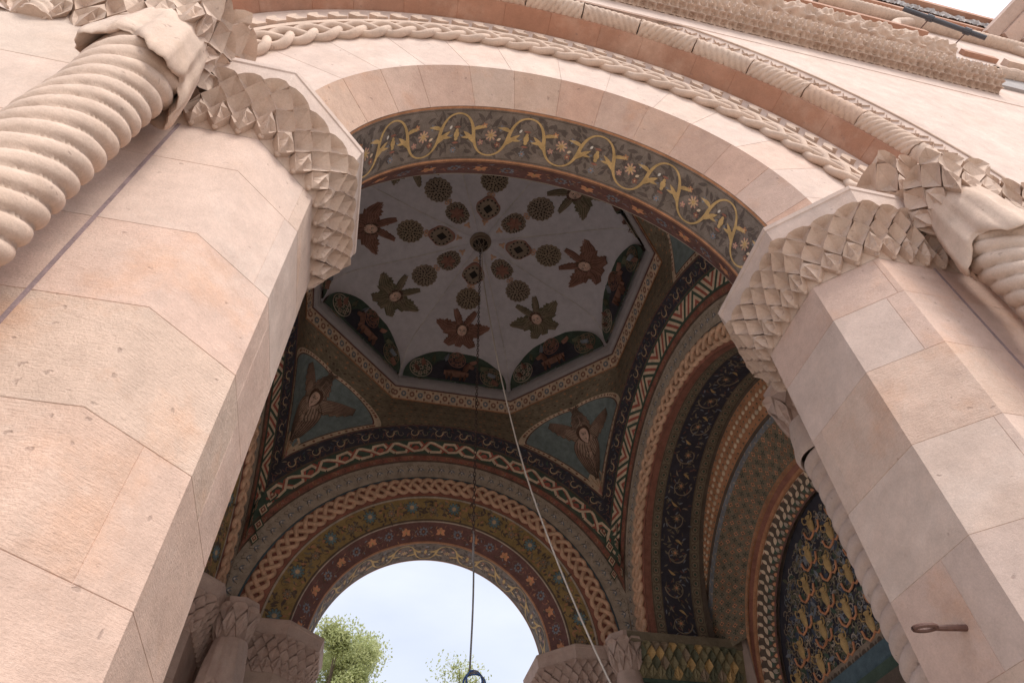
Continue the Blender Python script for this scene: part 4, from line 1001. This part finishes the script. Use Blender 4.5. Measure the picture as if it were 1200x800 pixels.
for phi0,(nm,lab) in PL.items():
    c0=(2.6*math.cos(phi0),YC+2.6*math.sin(phi0),8.0); root=thing('pendentive',c0,lab,'pendentive','pendentives under the dome'); F=PF(phi0)
    m=M(); NU=60;NV=20   # olive tracery ground: a full quarter of the bay
    m.grid([[tuple(F.P(phi0-PI/4+PI/2*i/NU,s_/NV)) for i in range(NU+1)] for s_ in range(NV+1)],'olive')
    # tracery: ogee net
    for i in range(-16,17):
        for j in range(0,16):
            a=i*.135+(.0675 if j%2 else 0); b=.03+j*.115
            dphi=a/2.75
            if abs(dphi)>PI/4-.02: continue
            pass
            if b/1.72>.96: continue
            mt='olive_gold' if (i+j)%2 else 'rust'
            stroke(m,F,[(a-.0675,b),(a-.02,b+.028),(a,b+.055),(a+.02,b+.028),(a+.0675,b)],.012,'olive_gold',.004); stroke(m,F,[(a-.0675,b),(a-.02,b-.028),(a,b-.055),(a+.02,b-.028),(a+.0675,b)],.010,'olive_gold',.0044)
            disc(m,F,a,b,.024,mt if j%3 else 'umber',.0042,8)
    m.build('tracery_ground',root)
    # fan field
    G=PG(phi0); m=M(); NU=36; NV=12
    def fan(m,mat,k_,h):
        rows=[]; cb=.78
        for v in range(NV+1):
            row=[]
            for i in range(NU+1):
                a=-AC*.995*math.cos(PI*i/NU); lo=blo(a)+.004; hi=max(lo,bhi(a)); b=lo+(hi-lo)*v/NV
                row.append(G(a*k_,cb+(b-cb)*k_,h))
            rows.append(row)
        m.grid(rows,mat)
    fan(m,'cream',1.0,.010)
    for i in range(31):
        a=-AC*.955*math.cos(PI*i/30); disc(m,G,a*.96,.78+(bhi(a)-.78)*.955,.017,'brick',.016,6)
        disc(m,G,a*.96,.78+(blo(a)-.78)*.955,.015,'brick',.016,6)
    m.build('border',root)
    m=M(); fan(m,'oxblood',.915,.015); fan(m,'sage',.895,.019); m.build('field',root)
    m=M()
    poly(m,G,[(0,.03),(-.07,.10),(-.13,.22),(-.10,.29),(-.04,.31),(0,.33),(.04,.31),(.10,.29),(.13,.22),(.07,.10)],'cream',.023)
    for q in range(-2,3): stroke(m,G,[(0,.08),(q*.05,.28-.015*abs(q))],.007,'rust',.026)
    poly(m,G,[(-.04,.05),(0,.15),(.04,.05),(0,.0)],'pink_paint',.028); m.build('shell',root)
    m=M(); seraph(m,G,0,.80,.74,('angel_mid','umber','angel_lite'),.024); sp=m.build('painted_angel',root)
    m=M(); face(m,G,.0,.86,.105,h=.042,bulge=.008); m.build('angel_face',sp)
# corner fillers between pendentive foot and groins are closed by the bands themselves
oc=thing('octagon_frame',(0,YC,9.0),'octagonal frame of pale stone and flowered cream border around the dome','frame')
def octpt(r,z,i): a=PI/8+PI/4*i; R=r/math.cos(PI/8); return (R*math.cos(a),YC+R*math.sin(a),z)
def octring(m,prof,mat): m.grid([[octpt(r,z,i) for i in range(8)] for r,z in prof],mat,closed=True)
m=M(); octring(m,[(2.275,8.885),(2.236,9.112)],'cream'); 
class OF:
    def __init__(f,i): f.i=i
    def __call__(f,a,b,h=0):
        ph=PI/4*f.i; r=2.275+(2.236-2.275)*b-h; z=8.885+.227*b; return (r*math.cos(ph)-a*math.sin(ph),YC+r*math.sin(ph)+a*math.cos(ph),z)
for i in range(8):
    F=OF(i)
    for j in range(15):
        a=-.91+j*.13; 
        v=[F(a+.042*math.cos(t),.5+.24*math.sin(t),.003) for t in [2*PI*q/8 for q in range(8)]]; m.add(v,[tuple(range(8))],'steel' if j%2 else 'wing_red'); v=[F(a+.018*math.cos(t),.5+.10*math.sin(t),.005) for t in [2*PI*q/6 for q in range(6)]]; m.add(v,[tuple(range(6))],'cream')
        if j<14:
            for b_ in (.2,.8): v=[F(a+.065+.016*math.cos(t),b_+.12*math.sin(t),.003) for t in [2*PI*q/6 for q in range(6)]]; m.add(v,[tuple(range(6))],'wing_red')
m.build('flowered_border',oc)
m=M(); octring(m,[(2.24,9.108),(2.222,9.112),(2.215,9.13)],'oxblood'); octring(m,[(2.218,9.122),(2.200,9.118),(2.165,9.14),(2.145,9.19),(2.14,9.25),(2.18,9.27)],'rim'); m.build('stone_lip',oc)
m=M(); octring(m,[(2.290,8.90),(2.270,8.872),(2.262,8.89),(2.272,8.90)],'rust'); m.build('outer_fillet',oc)
# ------------------------------------------------------------------ dome
dm=thing('dome',(0,YC,9.2),'eight-sided dome vault painted with medallions and winged faces','dome')
PROF=[(0,10.16),(.2,10.15),(.45,10.11),(.65,10.06),(.78,10.00),(.87,9.92),(.93,9.80),(.97,9.64),(.99,9.45),(1.0,9.24)]
def zd(t):
    t=max(0,min(1,t))
    for (a,b),(c,d) in zip(PROF[:-1],PROF[1:]):
        if t<=c: f=(t-a)/(c-a); return b+(d-b)*f
    return PROF[-1][1]
RD=2.17
class DF:
    """face of one dome web: r outwards, a sideways"""
    def __init__(f,i): f.ph=PI/4*i
    def __call__(f,a,r,h=0):
        t=r/RD; z=zd(t); dz=(zd(t+.02)-zd(t-.02))/(.04*RD) if .02<t<.98 else 0; n=math.sqrt(1+dz*dz); 
        rr=r+dz/n*h; zz=z-h/n; ph=f.ph; return (rr*math.cos(ph)-a*math.sin(ph),YC+rr*math.sin(ph)+a*math.cos(ph),zz)
T8=math.tan(PI/8)
for i in range(8):
    F=DF(i); m=M(); ts=[0,.1,.2,.3,.45,.55,.65,.72,.78,.83,.87,.9,.93,.95,.97,.98,.99,1.0]
    rows=[]
    for t in ts:
        r=t*RD; hw=r*T8; row=[]
        for j in range(13):
            g=j/6-1; bil=.10*math.sin(PI*min(1,t))*(g*g); p=F(g*hw,r,bil); row.append(p)   # webs billow: creases hang slightly
        rows.append(row)
    m.grid(rows,'web'); smooth_by_angle(m.build('web',dm),60)
def relief_leaf(m,F,cx,cr_,l,wd,a,mat,curl=0,th=.045,base=.004,wing=0):
    n=24 if wing else 9; ca,sa=math.cos(a),math.sin(a); U=[];D=[];S=[]
    for i in range(n+1):
        f=i/n; ww=wd*(math.sin(PI*min(1,f*.80+.12))**.7); c=curl*f*f*l
        ua,ub=wing_edges(f,wd,wing) if wing else (ww/2,-ww/2)
        for arr,y,h in ((U,c+ua,base+.012),(D,c+ub,base+.012),(S,c+(ua+ub)*.5,base+th)): x=f*l; arr.append((cx+x*ca-y*sa,cr_+x*sa+y*ca,h))
    f_=lambda p,h=None:F(p[0],p[1],p[2] if h is None else h)
    m.grid([[f_(p,0) for p in U],[f_(p) for p in U],[f_(p) for p in S],[f_(p) for p in D],[f_(p,0) for p in D]],mat)
def relief_wing(m,F,cx,cr_,l,wd,a,mat,line,curl=0,th=.05):
    sd_=1 if math.cos(a)>0 else -1; relief_leaf(m,F,cx,cr_,l,wd,a,mat,curl,th,wing=sd_)
    ca,sa=math.cos(a),math.sin(a)
    for j in range(5):
        f=-.38+.76*j/4; ln=[]
        for i in range(2,10):
            g=i/9; A_,B_=wing_edges(g,wd,sd_); x=g*l; y=curl*g*g*l+(A_+B_)/2+f*abs(A_-B_)*.85; ln.append((cx+x*ca-y*sa,cr_+x*sa+y*ca,.018+th*(1-abs(f)*1.9)+.004))
        vs=[];fs=[]
        for i in range(len(ln)-1):
            o=len(vs); (x0,y0,h0),(x1,y1,h1)=ln[i],ln[i+1]; nx,ny=-(y1-y0),(x1-x0); L_=math.hypot(nx,ny) or 1; nx*=.006/L_; ny*=.006/L_
            vs+=[F(x0+nx,y0+ny,h0),F(x0-nx,y0-ny,h0),F(x1-nx,y1-ny,h1),F(x1+nx,y1+ny,h1)]; fs.append((o,o+1,o+2,o+3))
        m.add(vs,fs,line)
def medallion(m,F,cx,cr_,R,base,dark,n=16,holes=True,h0=.0,seed=0):
    k=n*4; rim=[(cx+(R*(1+.05*math.cos(n*2*PI*i/k)))*math.cos(2*PI*i/k),cr_+(R*(1+.05*math.cos(n*2*PI*i/k)))*math.sin(2*PI*i/k)) for i in range(k)]
    m.grid([[F(x,y,0) for x,y in rim],[F(x,y,.025) for x,y in rim],[F(cx+(x-cx)*.9,cr_+(y-cr_)*.9,.03) for x,y in rim]],base,closed=True)
    m.add([F(cx,cr_,.03)]+[F(cx+(x-cx)*.9,cr_+(y-cr_)*.9,.03) for x,y in rim],[(0,i+1,(i+1)%k+1) for i in range(k)],base)
    rnd=random.Random(seed)
    for ring,(rr,nn,sz) in enumerate(((.84,24,.042),(.70,16,.060),(.52,14,.050),(.36,8,.072),(.15,5,.050))):  # small dark patches painted for the shade inside pierced holes
        for i in range(nn):
            a=2*PI*(i+.5*(ring%2))/nn+rnd.uniform(-.05,.05); x=cx+R*rr*math.cos(a);y=cr_+R*rr*math.sin(a); s_=R*sz*1.35
            poly(m,F,[(x+s_*math.cos(a+b)*(1.3 if q==0 else .85),y+s_*math.sin(a+b)*(1.3 if q==0 else .85)) for q,b in enumerate((0,1.2,2.5,3.8,5.1))],dark,.034)
# solve sizes from the photograph: medallions .16-.19 m in radius on two rings
for i in range(8):
    F=DF(i); odd=i%2
    # outer medallion
    m=M(); medallion(m,F,0,1.05,.192,'olive_gold' if not odd else 'ochre_stone','dark',seed=i); m.build('round_medallion',dm)
    m=M()
    if not odd:
        k=48; pts=[(.185*(1+.10*math.cos(4*2*PI*q/k))*math.cos(2*PI*q/k),.585+.185*(1+.10*math.cos(4*2*PI*q/k))*math.sin(2*PI*q/k)) for q in range(k)]
        m.grid([[F(x,y,0) for x,y in pts],[F(x,y,.03) for x,y in pts],[F(x*.85,.60+(y-.60)*.85,.04) for x,y in pts]],'wing_red',closed=True)
        m.add([F(0,.6,.04)]+[F(x*.85,.60+(y-.60)*.85,.04) for x,y in pts],[(0,q+1,(q+1)%k+1) for q in range(k)],'ochre_stone')
        for q in range(14):
            a=2*PI*q/14; disc(m,F,.135*math.cos(a),.60+.135*math.sin(a),.016,'dark',.044,6)
        poly(m,F,[(-.07,.585),(0,.665),(.07,.585),(0,.505)],'dark',.046)  # flat dark diamond painted as a shaded opening
    else:
        medallion(m,F,0,.585,.18,'ochre_stone','dark',seed=i+20)
        for q in range(6): a=2*PI*q/6; relief_leaf(m,F,0,.60,.11,.06,a,'wing_red',0,.035,.035)
    m.build('lobed_medallion',dm)
    m=M()   # bow link between the two medallions
    for sg in (-1,1): 
        pts=[F(sg*x,.815+y,.02) for x,y in ((-.012,0),(.03,.03),(.055,.0),(.03,-.03),(-.012,0))]; m.tube(pts,.010,'tan',n=6)
    m.build('bow_link',dm)
    m=M()
    for a in (PI/2,PI/2+2.1,PI/2-2.1): relief_leaf(m,F,-.01*math.cos(a-PI),.335-.01*math.sin(a-PI),.065,.035,a-PI,'tan',0,.02)
    m.build('trefoil',dm)
    # winged face
    red=(i%2==0); wm,ln=('wing_brown','wing_red') if red else ('wing_green','olive_gold')
    sera=None; m=M()
    for (a,l,wd,cu) in ((-PI*.36,.42,.12,.0),(-PI*.64,.42,.12,.0),(PI*.04,.42,.22,-.40),(PI*.96,.42,.22,.40),(PI*.36,.40,.22,-.25),(PI*.64,.40,.22,.25),(PI*.47,.34,.2,0),(-PI*.10,.30,.2,.5),(-PI*.90,.30,.2,-.5)):
        relief_wing(m,F,0,1.62,l*(.86 if abs(l-.42)>.001 else 1.0)*(1 if wd>.15 else .95),wd*(1.15 if abs(cu)>.3 else .9),a,wm,ln,cu,.05)
    sera=m.build('seraph_relief',dm)
    m=M(); face(m,F,0,1.62,.088,h=.06,rot=PI,bulge=.03); m.build('seraph_face',sera)
    # lunette at the foot of the web
    # pale crease ribs are added below
    class LF:
        def __init__(f,ph): f.ph=ph
        def __call__(f,a,b,h=0):
            r=2.15-.10*b/.62-.25*max(0,b-.45)-h; ph=f.ph; return (r*math.cos(ph)-a*math.sin(ph),YC+r*math.sin(ph)+a*math.cos(ph),9.25+b)
    G=LF(PI/4*i); m=M()
    prof=[(.84*math.cos(PI*q/24),.60*math.sin(PI*q/24)**.85) for q in range(25)]
    for c_,mt,h_ in ((1,'green',.0),):
        rows=[[G(x*f,y*f,.035) for x,y in prof] for f in (1,.66,.33,.02)]; m.grid(rows,mt); m.grid([[G(x,y,.035) for x,y in prof],[G(x*1.01,y*1.01,-.12) for x,y in prof]],'umber')
    rows=[[G(x*f,.03+y*f*.85,.040) for x,y in [(.45*math.cos(PI*q/16),.55*math.sin(PI*q/16)) for q in range(17)]] for f in (1,.5,.02)]; m.grid(rows,'navy')
    # beast relief between roundels
    def bl(x,y,l,wd,a,mt='wing_brown'): relief_leaf(m,G,x,y,l,wd,a,mt,0,.05,.045)
    sg=1 if i%2 else -1
    bl(-.2*sg,.17,.40,.13,0 if sg>0 else PI); bl(.12*sg,.2,.20,.09,1.2 if sg>0 else PI-1.2); bl(.17*sg,.35,.12,.06,-.3 if sg>0 else PI+.3)
    for x in (-.16,-.08,.08,.15): bl(x*sg,.16,.13,.035,-PI/2+.25*(x*4))
    for q in range(9):
        a=PI*(q+.5)/9; bl(.60*math.cos(a),.36*math.sin(a)+.06,.13,.07,a+.8,['wing_brown','wing_red','leaf_green','steel'][q%4])
    lu=m.build('lunette_relief',dm)
    for (cx,cb,rr,mt,seed) in ((-.57,.20,.190,'olive_gold',1),(.57,.20,.190,'greyish',2),(0,.44,.150,'wing_red',3)):
        m=M(); medallion(m,G,cx,cb,rr,'ochre_stone','umber',seed=seed)
        G2=lambda a,b,h=0:G(a,b,h+.045); 
        for q in range(8):
            a=2*PI*q/8; flower(m,G2,cx+rr*.6*math.cos(a),cb+rr*.6*math.sin(a),rr*.25,6,mt,'umber',.004)
        flower(m,G2,cx,cb,rr*.3,8,mt,'dark',.004)
        pts=[G2(cx+rr*.92*math.cos(2*PI*q/28),cb+rr*.92*math.sin(2*PI*q/28),.0) for q in range(29)]; m.tube(pts,.007,mt,n=6,caps=False)
        m.build('roundel',lu)
for i in range(8):
    a=PI/4*i+PI/8; m=M(); pts=[]
    for q in range(15,101,5):
        t=q/100; r=t*RD/math.cos(PI/8); z=zd(t)-.10*math.sin(PI*t)-.004; pts.append((r*math.cos(a),YC+r*math.sin(a),z))
    m.tube(pts,.0055,'white_paint',n=5); m.build('crease_rib',dm)
# boss
m=M(); 
def ring(m,c,R,r,mat,n=32,k=10): 
    m.grid([[(c[0]+(R+r*math.cos(2*PI*j/k))*math.cos(2*PI*i/n),c[1]+(R+r*math.cos(2*PI*j/k))*math.sin(2*PI*i/n),c[2]+r*math.sin(2*PI*j/k)) for j in range(k)] for i in range(n+1)],mat,closed=True)
ring(m,(0,YC,10.13),.135,.028,'ochre_stone'); m.tube([(0,YC,10.16),(0,YC,10.05)],.13,'ochre_stone',n=24)
rows=[[ (.115*math.cos(b)*math.cos(2*PI*j/24),YC+.115*math.cos(b)*math.sin(2*PI*j/24),10.06-.10*math.sin(b)) for j in range(24)] for b in [PI/2*q/6 for q in range(7)]]; m.grid(rows,'dark',closed=True)
for j in range(8):
    a=2*PI*j/8; m.tube([(.117*math.cos(b)*math.cos(a+b*.6),YC+.117*math.cos(b)*math.sin(a+b*.6),10.058-.103*math.sin(b)) for b in [PI/2*q/8 for q in range(9)]],.006,'ochre_stone',n=5)
    a2=a; m.tube([(.117*math.cos(b)*math.cos(a-b*.6),YC+.117*math.cos(b)*math.sin(a-b*.6),10.058-.103*math.sin(b)) for b in [PI/2*q/8 for q in range(9)]],.005,'ochre_stone',n=5)
ring(m,(0,YC,10.055),.122,.012,'ochre_stone'); smooth_by_angle(m.build('boss',dm),50)
# ------------------------------------------------------------------ chain, cable, rope, hook
ch=thing('hanging_chain',(0,YC,4.0),'dark chain hanging straight down from the dome centre, ending in a grey cable','chain')
m=M(); z=9.94; i=0
while z>5.12:
    a=PI/2*(i%2); pts=[(.013*math.cos(t)*math.cos(a),YC+.013*math.cos(t)*math.sin(a),z-.025+.030*math.sin(t)) for t in [2*PI*q/8 for q in range(9)]]; m.tube(pts,.0045,'chain_metal',n=5,caps=False); z-=.047; i+=1
m.build('chain_links',ch)
m=M(); pts=[(.0+.012*math.sin(q*.35)+.004*q/10,YC,5.12-.125*q) for q in range(11)]; m.tube(pts,.008,'grey_rope',n=8); m.tube([(0,YC,5.18),(.02,YC,5.10),(.012,YC,5.02),(0,YC,5.0),(.0,YC,5.14)],.008,'iron',n=6); m.tube([(.006,YC,5.08),(.003,YC,4.80)],.011,'grey_rope',n=8); m.build('cable',ch)
m=M(); 
for q in range(5):
    rr=.062+.006*q; cx=.035+.006*math.sin(q*2); pts=[(cx+rr*math.cos(t),YC+.02*math.sin(t*2+q)+.012*(q-2),3.80+rr*math.sin(t)-.02*q*.3) for t in [2*PI*p/26 for p in range(27)]]; m.tube(pts,.0065,'blue_cable' if q%2==0 else 'grey_rope',n=6,caps=False)
tag(m.build('cable_coil',loc=(0,0,0)),'small coil of blue cable hanging at the bottom of the dome cable','cable')
m=M(); A=[(0.02,9.9),(.03,9.2),(.26,7.26),(.51,5.81),(.82,4.71),(1.12,3.85),(1.50,3.0),(2.0,2.2),(2.35,1.75)]
pts=[]
for (x0,z0),(x1,z1) in zip(A[:-1],A[1:]):
    for q in range(6): pts.append((x0+(x1-x0)*q/6,z0+(z1-z0)*q/6))
pts.append(A[-1])
for _ in range(6): pts=[pts[0]]+[((a[0]+2*b[0]+c[0])/4,(a[1]+2*b[1]+c[1])/4) for a,b,c in zip(pts[:-2],pts[1:-1],pts[2:])]+[pts[-1]]
m.tube([(x,YC-.03,z) for x,z in pts],.0085,'white_rope',n=8); tag(m.build('slack_rope'),'pale slack rope slanting from the dome centre down to the right','rope')
m=M(); a=Vector((1.50,.42,2.825)); b=Vector((1.255,.452,2.82)); d=(b-a).normalized()
m.tube([a,a.lerp(b,.5),b-d*.085],[.014,.013,.011],'iron',n=8)
side=Vector((.25,.95,.1)).normalized(); side=(side-d*side.dot(d)).normalized(); c=b-d*.045
m.tube([c+d*.045*math.cos(t)+side*.030*math.sin(t) for t in [2*PI*q/18 for q in range(19)]],.0095,'iron',n=8,caps=False)
tag(m.build('iron_hook'),'rusty iron eye hook sticking out of the right pier','hook')
# ------------------------------------------------------------------ trees beyond
def tree(name,label,x,y,ztop,rad,hgt,n,seed):
    rnd=random.Random(seed); root=thing(name,(x,y,0),label,'tree','trees beyond the far arch'); m=M()
    zc=ztop-hgt/2
    m.tube([(x,y,0),(x+.2,y,zc*.5),(x-.1,y,zc),(x,y,ztop-.8)],[.32,.24,.14,.03],'bark',n=10)
    cl=[]
    for i in range(60):
        a=rnd.uniform(0,2*PI); u=rnd.random()**.5; zz=rnd.uniform(-.5,.5); wr=rad*math.sqrt(max(.05,1-(abs(zz)*1.75)**2.2)) if zz>0 else rad*(1-.25*abs(zz)); c=(x+u*wr*math.cos(a),y+u*wr*math.sin(a),zc+zz*hgt); cl.append((c,rnd.uniform(.35,.95)))
        if i%4==0: m.tube([(x,y,max(2,c[2]-1.6)),c],[.06,.012],'bark',n=5)
    m.build('trunk',root)
    m=M(); vs=[];fs=[]
    for i in range(n):
        c,r=rnd.choice(cl); d=Vector((rnd.gauss(0,1),rnd.gauss(0,1),rnd.gauss(0,1))); d=d.normalized()*r*rnd.random()**.8; p=Vector(c)+d
        u_=Vector((rnd.gauss(0,1),rnd.gauss(0,1),rnd.gauss(0,1))).normalized(); w_=u_.orthogonal().normalized(); s_=rnd.uniform(.04,.08); o=len(vs)
        vs+=[p-u_*s_,p+w_*s_*.55,p+u_*s_,p-w_*s_*.55]; fs.append((o,o+1,o+2,o+3))
    m.add(vs,fs,'leaves'); m.build('crown',root)
tree('tree','light green tree standing in the left part of the far arch',-1.8,25,14.0,2.7,5.6,60000,1)
tree('tree','treetop just showing beside the blue cable coil at the bottom edge',3.3,25.5,13.6,1.0,5.0,9000,2)
